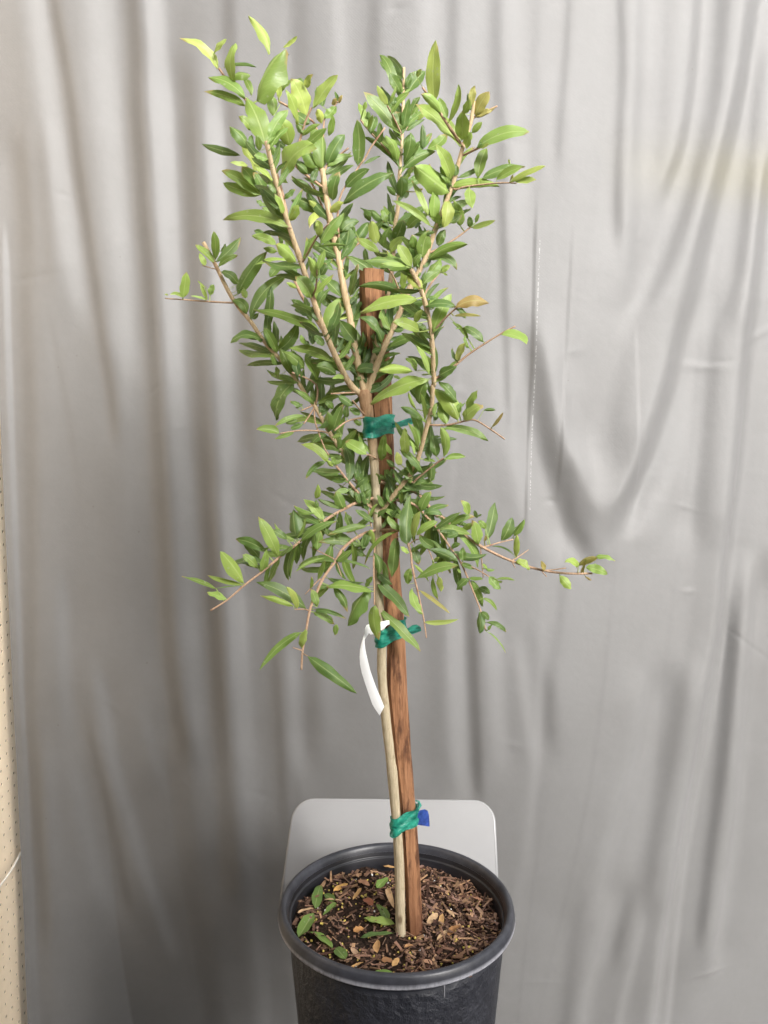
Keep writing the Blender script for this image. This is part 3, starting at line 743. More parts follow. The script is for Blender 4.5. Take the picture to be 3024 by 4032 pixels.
branch(-.05, 9, 7.5, "S1484,2010 E1580,1010 E1480,830 E1370,620 E1250,440 E1125,215 E1050,120 C1170,1640 C1030,1470 C910,1330 C800,1170 C650,980 C510,700 C418,528")  # left arm
branch(.03, 5.5, 5, "S1484,2010 S1462,2000 E1400,830 E1290,690")
branch(.11, 6.5, 3.4, "S1482,1960 E1480,985 E1350,1050 E1200,1140 G985,285 G835,400 G690,520 G545,630 G405,750 G267,838")   # low left arm
branch(.12, 6.5, 4, "S1489,2085 G1500,220 G1360,320 G1290,430 G1190,570 G1130,700 G1080,830 G1050,990 G1020,1160 G1010,1320")
branch(-.03, 7, 4, "S1480,1895 F470,900 F560,980 F660,1100 H80,280 H230,400 H400,520 H650,640 H900,715 H1100,742 H1310,742")   # low right arm
branch(.07, 6, 2.5, "S1486,1960 F440,990 F580,1110 H60,400 H150,530 H235,650 H310,820 H400,1050 H440,1205")
branch(.11, 5.5, 2.6, "S1488,2090 F360,1225 F445,1380 F460,1500 F490,1650 S1638,2300 S1666,2424 S1679,2511")
branch(.05, 3.2, 2.8, "S1488,2100 S1474,2170 G1600,500 G1605,700 G1605,790")
branch(.03, 4.2, 2.8, "F610,360 F750,360 F880,330 F970,318 F1080,380 F1218,475")
branch(.01, 4.5, 3, "D640,1440 D730,1385 D830,1310 D950,1215 D1180,1070 D1305,1005")
branch(.02, 4.5, 3.5, "D620,1080 D660,1020 D740,930 D830,850")
branch(-.03, 4.5, 3, "D555,760 D620,650 D690,565")
branch(.03, 4, 3, "D430,730 D370,730 D310,600 D250,505")
branch(-.03, 4, 3, "D590,410 D690,365 D760,325 D850,265 D940,195")
branch(.02, 4.2, 2.6, "B800,1290 B810,1340 B910,1315 B1130,1290 B1240,1285 B1315,1290")
branch(.02, 4.5, 4, "B880,1060 B975,1015 B1010,1000")
branch(.03, 7, 4.2, "B880,990 B860,970 B760,820 B640,640 B545,505")
branch(-.01, 4.5, 3.4, "B950,760 B980,745 B1060,705 B1155,660", M_TWIG)
branch(.02, 4, 2, "C670,1010 C640,1020 C450,1010 C250,995 C105,985")
branch(-.05, 6.5, 4.5, "S1140,890 S1100,720 S1060,600 S1000,440 A750,800 A610,650 A545,560")
branch(.03, 5.2, 4, "S1275,740 S1154,640 A1200,1160 A1250,990 A1300,880")
branch(-.03, 4.6, 4, "S1260,660 A1340,1050 A1250,950 A1035,830")
branch(-.04, 6.5, 5.5, "S1420,1450 S1310,1350 S1180,1150 C1030,460 C1000,390 C970,260 C920,150 A910,1550 A925,1480")
branch(-.05, 5.5, 4, "S1330,1020 S1300,900 C1360,170 C1320,80 A1265,1430 A1240,1350")
branch(-.02, 4, 3, "S1272,680 A1400,1010 A1440,930 A1490,860 A1525,820")
branch(-.01, 4.2, 3.6, "S1275,690 A1430,1340 A1510,1280 A1600,1210")
branch(.04, 4, 3, "I390,900 I400,890 I510,700 I610,580")
branch(.03, 4, 3, "I470,1180 I505,1110 I515,960")
branch(-.02, 4.2, 3.4, "I715,900 I770,815 I860,740 I940,700")
branch(.02, 4.2, 3.2, "B345,1140 B240,1000 B110,860 B40,770")
branch(-.01, 4.2, 3.2, "S1340,1010 I690,410 B10,1180 B80,1080 B130,990 B240,835")
branch(.03, 4, 3, "B375,890 B310,750 B258,655")
branch(-.02, 3.4, 3, "B405,855 B480,770")
branch(.05, 3.8, 3, "E1545,290 E1500,300 E1380,330 E1280,405")
branch(.03, 4, 3.4, "E1530,280 E1500,250 E1428,160")
branch(.02, 3.8, 3, "E1480,100 E1430,95 E1250,105")
branch(.02, 4, 3.4, "E1125,210 E1130,30 C1140,1590")
branch(.03, 3.2, 2.6, "E1250,440 E1180,412 E1000,405 E830,430")
branch(.01, 3, 2.4, "E1110,195 E1060,220 E1008,242")
branch(.02, 3, 2.4, "E1115,215 E1090,260 E1030,350")
branch(.02, 3.2, 2.6, "E1115,215 E1120,320 E1150,420 E1200,550 E1235,605")
branch(.02, 4, 3, "F470,830 F500,800 F650,680 F720,630")
branch(-.01, 2.4, 1.8, "H398,520 H400,560 H410,660 H420,775")
branch(-.02, 3.2, 2.4, "H410,525 H450,520 H570,485 H665,465")
branch(-.01, 2.8, 1.6, "H650,640 H720,598 H790,548")
branch(.02, 3, 2.2, "H237,652 H370,710 H470,770")
branch(-.01, 2.6, 2, "H890,715 H960,715 H1095,698")
branch(.01, 2.4, 1.4, "H900,725 H940,770"); branch(.01, 2.2, 1.4, "H655,648 H682,695")
branch(.02, 2.8, 2.2, "G1070,840 G1040,828 G955,828"); branch(.01, 2.6, 1.8, "G1170,590 G1150,590 G1040,705")
branch(.01, 2.6, 1.8, "G1018,1165 G940,1140"); branch(.01, 2.4, 1.8, "G1018,1185 G1065,1212")
branch(-.01, 2.6, 1.6, "G1290,425 G1215,385 G1080,320"); branch(.01, 2.2, 1.6, "G1292,435 G1315,490 G1338,560")
branch(.01, 2.2, 1.6, "C515,745 C405,715")
branch(.02, 2.6, 2, "F520,1290 F590,1370 F630,1460"); branch(.02, 3, 2.6, "F100,1000 F110,1090 F130,1190")
branch(.02, 3, 2.6, "E1640,650 E1590,615 E1540,600")

# ---------------------------------------------------------------- leaves
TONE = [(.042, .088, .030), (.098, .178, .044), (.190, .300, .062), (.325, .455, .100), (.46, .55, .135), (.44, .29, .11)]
LEAVES = {
'A': "962 438 785 125 85 38 4;535 560 222 310 75 50 4;500 440 605 318 45 -12 4;665 690 680 350 82 0 3;845 545 575 555 30 20 1;800 615 632 625 70 15 2;760 800 455 630 90 35 2;755 860 420 745 75 25 2;810 780 745 640 60 10 2;850 825 1090 395 185 -56 2.4;1070 390 1185 295 35 -5 4;1010 560 1070 490 50 0 3;920 1180 765 790 180 22 2.2;814 1065 705 945 75 10 2.3;795 1210 630 1030 100 15 1;715 1265 400 1175 70 -10 .3;860 1395 710 1170 130 10 3.8;780 1350 635 1325 40 0 4;890 1590 565 1390 110 10 3;880 1590 575 1490 95 -20 2;910 1570 730 1360 140 10 2;930 1570 830 1400 100 0 1.4;985 1470 830 1340 45 10 3;1050 1490 1310 1170 170 -55 3;1120 1200 1030 970 150 20 3;960 1130 1110 895 100 -20 2;990 945 960 760 95 0 2;1030 800 985 640 60 10 4;940 770 975 715 50 0 3;1260 940 1140 640 150 15 4;1315 880 1515 610 100 -10 4;1195 1020 1095 730 70 15 3;1385 1010 1345 890 75 10 4;1040 750 1150 655 55 -20 2;1265 720 1310 605 60 -5 4;1240 690 1185 640 60 0 1;1390 870 1345 700 110 0 1;1400 960 1500 865 90 10 2;1520 825 1490 745 30 0 1;1525 845 1550 775 30 0 5;1470 860 1505 800 40 0 5;1225 1110 1375 1010 45 -5 2;1230 1210 1420 1045 70 0 2;1440 1110 1475 935 60 5 2;1390 1380 1385 1060 130 0 2;1350 1370 1240 1200 110 0 2;1430 1340 1570 1095 110 10 1;1430 1360 1640 1270 70 -20 2;1340 1390 1150 1280 80 -10 .3;1090 1210 980 1150 70 0 .4;830 1250 815 1100 60 0 1;870 1230 850 1100 60 0 2;940 1300 830 1270 70 0 2;1040 1280 970 1180 70 0 2;1270 1420 1170 1330 70 0 1;1320 1570 1135 1460 70 10 1;1310 1480 1355 1380 60 0 .3;1400 1660 1380 1480 50 0 1;1470 1640 1530 1400 90 -10 1;1080 1620 1165 1540 60 0 1;1280 1010 1140 910 120 0 1.3;1230 1090 1180 1000 80 0 1;1120 890 1200 760 80 0 2;1290 1130 1350 1050 80 0 2;1190 840 1120 770 60 0 2",
'B': "310 520 195 235 85 10 1.3;375 560 275 385 75 5 1.2;415 520 475 380 55 -10 1;430 545 570 370 110 -5 1;500 420 540 360 40 0 3;645 620 655 120 130 -15 4;265 650 175 490 60 -8 4;370 890 65 540 130 15 1.8;280 640 335 490 30 0 3;295 725 440 550 60 -12 2;310 650 300 560 80 0 1;380 860 330 700 90 0 1.2;395 850 440 600 75 10 1;450 740 525 580 60 -5 1;465 780 530 650 45 0 2;490 770 570 715 35 0 4;417 860 565 765 40 0 1;860 985 490 640 115 30 3;700 720 535 560 80 15 3;745 760 680 590 75 10 2;760 790 840 480 60 10 3;940 690 915 550 50 0 .3;870 720 930 600 70 0 3;955 650 975 490 65 0 4.6;975 740 1090 540 110 -10 4.6;975 750 1150 660 30 0 5;980 740 1110 690 45 0 4.7;865 940 870 700 125 0 3;900 1010 945 870 100 0 3;950 880 1035 790 60 0 3;985 1000 1420 870 115 -40 3;1000 980 1200 880 50 -10 1;1030 1000 1085 965 30 0 4;1000 1250 1070 1000 105 0 2;780 1260 655 975 110 15 3;765 1365 490 1150 190 -5 3;770 1290 690 1150 70 0 2;785 1320 1175 1310 85 -30 3;930 1325 950 1490 110 -10 3;840 1240 1035 1140 45 -5 1;1030 1250 1385 1150 85 -20 1.2;1150 1260 1360 1155 75 0 3;1265 1130 1250 1095 30 0 4;1255 1280 1550 1145 50 5 4;1300 1270 1475 1260 55 0 4;1265 1255 1290 1220 30 0 5;810 1230 815 1130 50 0 1;595 1550 460 1260 55 -10 3;640 1600 655 1330 95 0 2.3;615 1640 300 1430 60 20 3;720 1650 755 1430 110 10 4;855 1640 800 1430 85 15 3;770 1610 870 1545 60 0 2;680 1640 670 1530 60 0 3;930 1650 925 1560 80 0 1;950 1650 1140 1590 50 -5 4;980 1610 1005 1540 35 0 2;960 1650 1010 1645 30 0 0;370 1400 370 1230 120 0 1.2;325 1390 255 1310 50 0 1;400 1410 435 1350 50 0 .3;390 1130 450 870 100 5 1;335 1110 240 900 80 10 2;395 1165 655 1030 95 -25 1.2;340 1130 65 910 55 10 1;450 1060 520 960 50 0 1;550 1005 545 805 55 0 .4;585 1005 740 880 90 5 2;425 1240 470 1160 40 0 3;15 1140 10 770 115 20 1.4;95 830 25 630 65 0 2.6;65 690 85 620 40 0 3;120 880 170 740 80 0 1;200 960 200 790 60 0 1;105 770 100 700 50 0 1;100 850 140 730 40 0 3;70 1130 205 1065 30 0 1;345 1050 350 1000 40 0 .3;475 1360 550 1335 25 0 5",
'I': "720 415 1135 170 120 -15 1;750 285 940 135 90 -15 1;790 280 910 215 55 0 1;510 490 300 385 95 30 1;560 480 450 390 55 0 4;620 490 730 405 90 -8 4;600 540 620 470 60 0 4;590 490 450 610 65 40 4;520 680 505 555 70 0 3.5;540 750 735 490 95 -15 2;280 560 360 430 80 -10 3;410 870 510 670 50 -5 2;345 900 180 750 105 20 3;515 770 760 760 30 -10 2;700 810 690 690 100 0 1;740 780 770 600 110 0 1;720 640 860 560 80 -20 1;640 740 600 690 90 0 .4;700 660 640 620 60 0 1;510 1030 440 850 80 15 3;520 960 575 790 60 5 2;540 1000 580 900 70 0 1;355 980 230 890 130 0 1;350 1000 300 930 80 0 1;470 1190 335 1010 160 20 2;350 1110 265 1065 40 0 3;500 1150 650 995 50 0 3;710 1180 520 1000 90 15 1;650 960 480 810 50 10 1;590 1460 810 1180 145 -45 2.5;530 1450 0 1280 85 25 2;785 1170 850 910 60 -10 1;800 1160 880 1000 50 0 .3;1045 1050 760 840 90 15 1;1200 1140 855 1090 80 40 1;1330 1195 865 1305 110 28 3;1115 1450 1040 1290 130 0 2;1060 1200 990 1160 90 0 1;1050 1555 860 1340 80 40 1;860 1360 690 1350 60 20 1;760 1345 685 1360 20 0 4;830 1550 700 1370 130 -10 1;570 1500 640 1400 90 0 .3;640 1620 620 1420 100 0 .3;780 1640 660 1500 100 0 1;860 1659 820 1540 80 0 1;540 1500 370 1390 70 0 .3;560 1560 440 1420 60 0 .3;470 1330 330 1280 70 0 .3;440 1290 300 1200 60 0 1;460 1300 420 1180 120 0 1;540 1370 470 1260 110 0 .3;1290 935 895 880 100 25 1.8;1240 930 1040 910 40 0 3;1285 930 1175 750 100 -10 3;1300 940 1370 830 90 0 2;1000 745 960 560 95 0 4;1025 820 835 705 80 10 3;1055 780 1120 600 50 0 2;1110 820 1235 690 80 -10 3;1150 720 1220 550 120 0 1;1290 790 1290 670 110 0 2;1310 670 1480 650 40 0 1;1320 620 1370 580 90 0 .3;1380 860 1430 640 130 0 2;1255 620 1420 510 90 -8 2;1110 610 870 450 60 15 1;1060 560 960 480 80 0 1;1080 580 1045 460 60 0 2;1120 590 1120 480 60 0 1;1130 470 1150 430 50 0 2;1210 540 1250 480 45 0 .3;850 700 940 570 100 0 1;930 900 905 780 50 0 .3;740 850 850 680 60 0 2;830 650 740 480 50 -10 2;870 990 900 870 60 0 .3;670 1290 590 1220 80 0 .5;640 1260 540 1170 80 0 .6;740 1020 680 940 60 0 .5;700 730 760 650 90 0 .6;620 640 690 560 80 0 .8;780 1240 840 1180 60 0 .5;990 640 1060 560 80 0 1;950 560 900 470 70 0 .8",
'C': "505 690 350 545 60 10 2.4;515 670 500 435 75 0 2;435 715 385 615 50 0 3;520 680 720 485 85 5 1.4;540 725 700 635 55 -10 2;555 600 600 540 40 0 .3;700 870 560 765 75 20 1;695 950 935 600 115 -20 1;750 890 765 980 55 0 3;250 980 280 770 85 0 3;245 975 145 955 30 10 3;130 960 100 955 15 0 3;450 1000 390 860 35 0 3;440 900 370 840 15 0 3;470 960 500 870 70 0 2;440 995 310 965 20 0 3;770 1110 650 1000 100 40 1.8;800 1150 1100 800 105 -60 1;815 1150 870 1105 60 0 .3;940 1230 970 880 80 -5 .4;900 1330 635 1345 70 50 1;1020 1430 910 1225 75 5 2;1005 1370 990 1165 65 0 .4;1020 1410 1185 1175 110 10 1;1110 400 575 345 105 45 2.7;1010 545 810 475 75 20 3;1110 670 825 715 32 20 3;960 810 1050 700 100 0 1.3;1020 600 905 570 60 0 2;935 480 830 430 50 0 1;1040 550 1040 470 80 0 1;1110 560 1110 480 60 0 2;1470 1500 1115 1390 90 35 2.2;1240 1560 1065 1420 100 15 1.8;1350 1650 1245 1460 100 10 2;1145 1610 1045 1390 90 0 1.8;1020 1530 970 1440 80 0 1;1015 1640 1010 1540 85 0 1.6;1500 1610 1340 1540 110 20 1;1570 1630 1470 1640 40 0 3;1290 1370 1210 1280 90 0 .4;1240 1360 1215 1280 40 0 2;1310 1360 1280 1250 60 0 .3;1400 1370 1320 1290 80 0 1;1640 1570 1530 1510 70 0 2.5;1210 1640 1170 1540 60 0 .4;1190 1620 1150 1420 70 0 .4;1340 1540 1310 1470 60 0 .4;930 230 850 180 40 0 1;990 310 900 240 90 0 2;1060 320 1000 240 70 0 1;1075 290 1000 130 50 0 3;1010 130 940 20 50 0 1;1240 1500 1330 1400 80 0 .5;1420 1340 1480 1240 90 0 .5;1290 1180 1240 1090 100 0 .5",
'D': "680 350 735 215 80 0 1;590 460 915 335 80 -35 2;600 460 830 540 75 -60 1.3;590 590 700 450 110 0 2;555 660 700 550 80 5 2;700 560 775 510 70 0 2.6;720 570 750 590 40 0 3;550 700 420 580 95 5 4;550 520 620 470 60 0 .4;520 600 530 530 40 0 1;390 710 400 540 60 0 3;630 1060 785 740 115 -15 2.7;815 850 1090 815 100 -35 5;800 920 1020 920 30 -8 4.6;385 870 600 810 60 -10 1;570 840 820 840 70 -20 1;640 860 560 800 60 0 .3;590 770 680 790 40 0 1;900 940 820 860 50 20 1;430 930 600 880 45 0 1;525 1050 300 970 95 20 3;490 980 550 870 60 -10 3;580 1030 500 990 60 0 1;265 1180 600 1095 75 -30 1.7;600 1400 495 1155 50 20 3;655 1380 645 1160 40 0 1;1045 1130 880 1010 75 15 1;920 1110 785 970 40 15 2;930 1180 900 1080 30 0 2;850 1020 820 1025 30 0 1;835 1290 900 1140 65 -10 4.4;830 1290 790 1180 35 -5 .4;1190 1070 1400 1150 100 -30 3;680 1410 825 1335 90 -5 1;470 1375 190 1365 80 25 3;500 1370 410 1260 85 10 2;600 1435 115 1640 120 35 2.8;225 1255 370 1225 35 0 1;210 1195 135 1220 50 0 1;110 1250 150 1140 60 0 .4;310 1040 400 1020 40 0 1;170 1370 0 1370 90 10 1;100 1300 0 1200 100 0 .3;125 1500 220 1480 90 0 .4;60 1440 0 1430 60 0 1;365 1430 305 1410 30 0 3;545 1400 590 1390 40 0 .4;520 1640 590 1440 100 -5 1.3;60 1300 30 1180 90 0 .4;40 1150 10 1030 80 0 .5",
'F': "495 230 435 95 30 -5 3;565 320 530 100 40 5 3;550 320 370 210 65 35 1;835 320 625 60 145 45 3;740 350 690 180 105 5 2.7;830 170 680 0 70 0 1;790 100 770 30 40 0 .4;845 260 860 170 80 0 2;900 230 995 75 65 -5 3;880 315 1040 195 100 -15 3.6;1045 240 1145 235 30 -5 1;1115 375 1205 255 30 5 5;710 385 1085 485 75 -35 2;600 640 600 290 80 15 1;660 620 620 430 85 10 1;720 620 695 375 80 5 3;725 640 900 620 55 -15 2;640 320 700 270 50 0 .4;660 180 640 290 40 0 2;550 640 650 660 50 0 2;610 670 605 830 75 0 1;480 850 650 800 40 -8 1;550 745 360 555 70 25 1;415 600 400 380 85 0 3.2;375 690 340 580 80 0 4.3;510 560 430 340 45 20 2;480 600 440 480 25 0 3;215 650 240 435 80 -5 2;300 600 250 510 40 0 3;60 820 110 600 85 0 1;40 850 150 760 60 0 2;320 700 250 640 50 0 1;370 850 310 720 45 0 1;190 850 170 750 50 0 1;250 800 190 760 40 0 2;300 760 250 690 50 0 .4;310 850 270 760 40 0 1;370 1010 330 850 40 0 2;290 1000 265 850 80 0 1;235 1030 180 930 50 0 1;200 960 130 945 30 0 2;400 770 480 670 90 0 1;470 770 420 640 45 0 1;390 800 470 790 60 0 1;430 870 470 800 50 0 1;380 890 450 900 50 0 1.5;520 920 490 870 35 0 1;420 1340 450 930 120 -15 1.3;395 1000 430 900 70 0 .4;530 1070 615 900 90 -5 1.5;470 1280 530 1060 65 -10 4;500 1260 670 1150 65 -15 3;575 1080 710 1095 55 -20 1;150 1150 0 1050 55 -5 1;100 1060 70 1000 60 0 .4;40 1000 0 900 60 0 1;110 1130 180 1000 30 0 2;160 1120 260 1050 40 0 1;330 1080 270 1060 70 0 .4;140 1340 120 1215 60 -10 3.4;370 1210 265 1100 60 -5 2;290 1180 260 1110 40 0 1;340 1225 70 1510 36 60 2;330 1285 300 1600 100 10 1;150 1400 190 1580 80 -10 1;270 1620 200 1440 60 0 2;300 1659 180 1560 70 0 1;60 1430 0 1370 70 0 .4;60 1360 100 1220 70 0 1;440 1400 370 1350 70 0 3;460 1390 620 1330 40 -10 2;465 1350 520 1500 75 -10 1;640 1360 520 1250 80 0 1;720 1420 600 1290 40 0 1;500 1610 840 1500 90 -25 2;610 1380 840 1480 90 -10 .8;640 1480 680 1440 60 0 3;430 1659 450 1530 90 0 2;480 1500 600 1640 30 0 3;185 1858 533 2205 85 -10 1.8;175 1640 442 1927 95 -15 1.1;463 1690 551 1901 75 0 3;230 900 290 820 50 0 1;330 960 360 880 40 0 1.5;210 1090 130 1040 50 0 1;270 1110 340 1050 50 0 1;60 960 130 880 60 0 1;400 900 330 770 60 10 1;340 930 420 800 55 -8 .7;450 840 360 740 50 8 1.4;300 960 390 860 55 0 1;470 760 520 640 50 0 1.6",
'H': "300 260 240 145 85 10 3.2;10 390 235 240 55 10 1;135 370 355 280 65 -8 2;385 510 340 310 100 5 3;450 470 520 160 95 -10 .7;430 480 440 430 40 0 5;440 380 380 310 60 0 2;370 290 345 225 60 0 .4;370 280 410 260 45 0 1;570 475 655 285 95 -10 .7;610 440 705 355 50 -5 .4;665 440 755 300 55 0 2;690 615 695 430 55 0 3.5;670 590 480 520 18 25 1;690 640 800 715 65 -15 3.3;930 715 895 640 50 0 4.8;1045 760 1140 870 80 -10 3;1200 690 1090 640 60 20 3;1190 680 1350 610 60 0 4.7;1330 610 1500 640 40 -20 2;1240 680 1260 620 35 0 4.5;1260 690 1435 750 80 -10 2.2;1340 720 1330 660 80 0 2;1215 740 1250 660 25 0 5;1250 765 1305 800 20 0 5;245 385 330 340 70 0 3;120 440 220 405 60 0 1;240 440 380 690 75 -30 2;420 660 450 700 40 0 3;440 700 515 710 30 0 2;255 635 255 525 95 0 1.6;170 530 235 500 60 0 1;165 540 210 485 50 0 1;245 660 350 705 45 5 1;300 780 200 875 100 0 1.2;305 780 420 785 35 -5 2;470 765 560 870 75 5 2;530 790 680 800 25 -15 2.4;540 800 575 810 25 0 3;325 800 415 1020 60 -15 2;385 860 475 910 70 -5 1;420 945 530 1045 35 -20 2;385 1055 390 1235 75 0 1;400 1060 465 1125 60 0 1;445 1140 610 1225 45 -25 1;460 1205 490 1160 45 0 2;450 1215 605 1395 15 -20 2;50 770 75 890 55 0 4;10 770 55 960 45 10 2;-100 880 150 1070 35 10 4.6;-60 1140 220 1115 45 15 4;215 700 235 740 25 0 3",
'G': "400 745 240 685 60 -10 3;520 630 290 660 12 0 1;310 655 35 555 40 10 1.8;535 625 240 550 45 -5 3;540 615 350 355 118 10 3;685 520 725 340 70 -5 2.8;700 345 745 320 30 0 2;655 490 530 380 75 5 2;820 400 660 70 112 15 3;720 360 470 255 90 25 .9;665 410 520 280 90 0 .4;790 390 730 350 40 0 .4;890 255 770 180 65 5 1;970 255 945 10 122 0 .8;960 260 790 125 35 5 2;975 240 1040 75 30 -5 2;950 275 890 280 15 0 2;830 390 940 310 40 -5 1;1000 275 1295 105 72 0 1.6;1010 195 1155 100 45 -5 .4;1140 345 1170 190 85 0 2;1110 300 1090 220 50 0 .4;1230 230 1200 150 80 0 .4;1340 170 1300 130 60 0 .4;1545 145 1225 220 58 15 1.6;1510 310 1150 275 72 25 1.2;1420 160 1370 30 90 0 1;1260 300 1205 555 82 0 1.4;1140 590 1200 430 50 0 2;1205 405 960 520 35 25 2;1310 430 1575 500 25 0 1;1290 430 1420 340 60 0 2;1440 330 1540 390 60 0 .4;1510 330 1540 200 70 0 1.2;1225 575 1520 610 50 10 .5;1530 640 1590 560 50 0 2;1590 680 1215 635 80 25 2;1560 660 1385 965 125 0 1.4;1270 650 1385 850 70 -25 1;1230 640 1130 650 100 0 1;1240 640 1080 800 60 0 2;1140 810 1090 660 70 0 2;1110 830 1375 905 40 -20 1;1110 850 1280 950 70 -10 1.3;1290 950 1280 1040 55 0 2.2;1050 820 640 600 108 30 1;945 800 670 715 55 20 3;975 825 890 645 60 20 4;1005 1015 665 1325 72 35 2;1015 1150 1050 995 95 0 3.7;1060 1210 1465 1515 105 -15 1;1605 800 1645 1080 108 20 2.7;1080 660 1090 560 30 0 2;1300 240 1350 180 60 0 1",
'E': "940 20 800 325 122 0 1;840 140 805 150 30 0 1;1010 205 920 160 50 0 1;960 215 1020 190 40 0 1;1115 190 950 70 50 5 1.8;1110 180 1105 40 40 0 1;1035 280 790 370 48 15 2;980 320 880 345 50 0 1;830 425 640 395 75 15 1.8;950 420 790 475 40 5 2;1020 350 920 390 50 0 1;1140 190 1330 125 50 -15 2;1430 200 1310 120 65 0 1;1270 230 1200 160 95 0 2;1210 230 1120 230 70 0 1;1230 420 1220 250 100 5 1.7;1150 380 1225 300 80 0 1.2;1275 390 1350 190 75 0 1;1380 300 1390 190 60 0 1;1490 270 1400 220 60 0 1;1500 360 1440 310 55 0 2;1215 435 1090 525 60 20 1;1225 660 1005 515 70 10 3;1205 660 1045 800 48 25 1;1310 590 1465 395 80 -5 2.4;1340 440 1255 460 60 0 2;1300 560 1310 450 70 0 1.7;1540 600 1370 490 105 5 2.3;1540 450 1380 390 80 0 .4;1540 490 1430 470 60 0 .4;1580 590 1480 420 40 -10 2;1270 700 1220 650 60 0 3;1280 690 1250 620 60 0 2;1290 680 1340 640 45 0 2;1300 640 1330 600 50 0 1;1430 800 1375 650 75 0 1.2;1470 820 1440 700 45 0 1;1400 830 1310 760 45 0 1;1360 820 1250 800 30 0 1;1500 960 1400 840 80 0 1;1400 890 1290 910 50 0 2;1290 900 1210 880 40 0 .4;1355 1045 1290 900 100 10 1.7;1330 1045 1150 960 30 -10 1;1130 965 1145 845 55 0 3;1150 1030 1130 970 40 0 1;1190 1140 1025 965 85 8 2.8;1110 1080 945 1015 45 5 2;1420 980 1360 930 50 0 .4;1540 1010 1510 900 50 0 1;1450 880 1530 800 50 0 1;1560 960 1500 1040 50 0 1",
}
def tone_col(t, rn):
    i = int(min(t, 4.999)); f = t - i
    a, b = TONE[i], TONE[min(i + 1, 5)]
    m = rn.uniform(.86, 1.16); hshift = rn.uniform(-.06, .06)
    c = [x + (y - x) * f for x, y in zip(a, b)]
    return (c[0] * m * (1 + hshift), c[1] * m, c[2] * m * (1 - hshift))
NL, NW = 11, 5
US = [-1, -.55, 0, .55, 1]
def leaf_mesh(P0, P1, M, half, face, roll, fold, rn, wave=.07, curl=0.0, droop=0.0):
    """blade from P0 to P1 bent through offset M; `face` is where its upper side roughly looks"""
    V, UV, Fc = [], [], []
    ctrl = (P0 + P1) * .5 + M * 2 * .98
    L = (P1 - P0).length
    ph1, ph2 = rn.uniform(0, 6.28), rn.uniform(0, 6.28); fr = rn.uniform(4.5, 8); pk = rn.uniform(.38, .52)
    tw = rn.uniform(-.35, .35); bl = rn.uniform(.5, .78)
    for i in range(NL):
        t = i / (NL - 1)
        p = P0 * (1 - t) ** 2 + ctrl * 2 * t * (1 - t) + P1 * t ** 2
        T = ((ctrl - P0) * 2 * (1 - t) + (P1 - ctrl) * 2 * t).normalized()
        S = T.cross(face).normalized(); N = S.cross(T)
        a = roll + tw * (t - .5)
        S2 = S * math.cos(a) + N * math.sin(a); N2 = N * math.cos(a) - S * math.sin(a)
        e = t ** (math.log(.5) / math.log(pk)); prof = max(math.sin(math.pi * e), 0) ** bl
        if t < .08: prof *= .35
        hw = max(half * prof, half * .035 if t < .5 else half * .02)
        for u in US:
            wv = wave * half * (math.sin(t * fr * 2 + (ph1 if u > 0 else ph2))) * abs(u) ** 2
            ed = 1 + (.05 * math.sin(t * 46 + (0 if u > 0 else 2)) if abs(u) == 1 else 0)
            q = p + S2 * (u * hw * ed) + N2 * (abs(u) * hw * fold + wv - curl * half * u * u + droop * L * (t * (1 - t)))
            V.append(q); UV.append((u * .5 + .5, t))
    for i in range(NL - 1):
        for k in range(NW - 1):
            a = i * NW + k; Fc.append((a, a + 1, a + NW + 1, a + NW))
    return V, UV, Fc
def finish_leaf(o, UV, cols):
    me = o.data; uvl = me.uv_layers.new(name="UVMap")
    li = np.empty(len(me.loops), dtype=np.int32); me.loops.foreach_get("vertex_index", li)
    uvl.data.foreach_set("uv", np.array(UV, dtype=np.float32)[li].ravel()); set_corner_color(me, cols)

recs = []; INNER = set()
for c, s in LEAVES.items():
    for it in s.split(';'):
        bx, by, tx, ty, wd, cv, tn = [float(v) for v in it.split()]
        b2, t2 = src(c, bx, by), src(c, tx, ty)
        recs.append((b2, t2, wd / ZS, cv / ZS, tn))
lrn = random.Random(99)
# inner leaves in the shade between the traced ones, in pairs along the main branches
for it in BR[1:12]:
    Q = it['p2']
    for i in range(len(Q) - 1):
        L = math.hypot(Q[i + 1][0] - Q[i][0], Q[i + 1][1] - Q[i][1])
        for k in range(max(1, int(L / 18))):
            t = lrn.random(); x, y = Q[i][0] + (Q[i + 1][0] - Q[i][0]) * t, Q[i][1] + (Q[i + 1][1] - Q[i][1]) * t
            if not (1030 < x < 1800 and 300 < y < 2240) or lrn.random() < .12: continue
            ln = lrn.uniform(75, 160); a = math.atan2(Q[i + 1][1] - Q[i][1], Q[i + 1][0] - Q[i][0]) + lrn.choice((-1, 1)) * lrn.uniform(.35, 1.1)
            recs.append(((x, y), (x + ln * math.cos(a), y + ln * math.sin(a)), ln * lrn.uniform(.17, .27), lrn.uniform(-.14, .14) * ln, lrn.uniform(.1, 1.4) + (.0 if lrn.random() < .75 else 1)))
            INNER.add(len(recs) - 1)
built = []
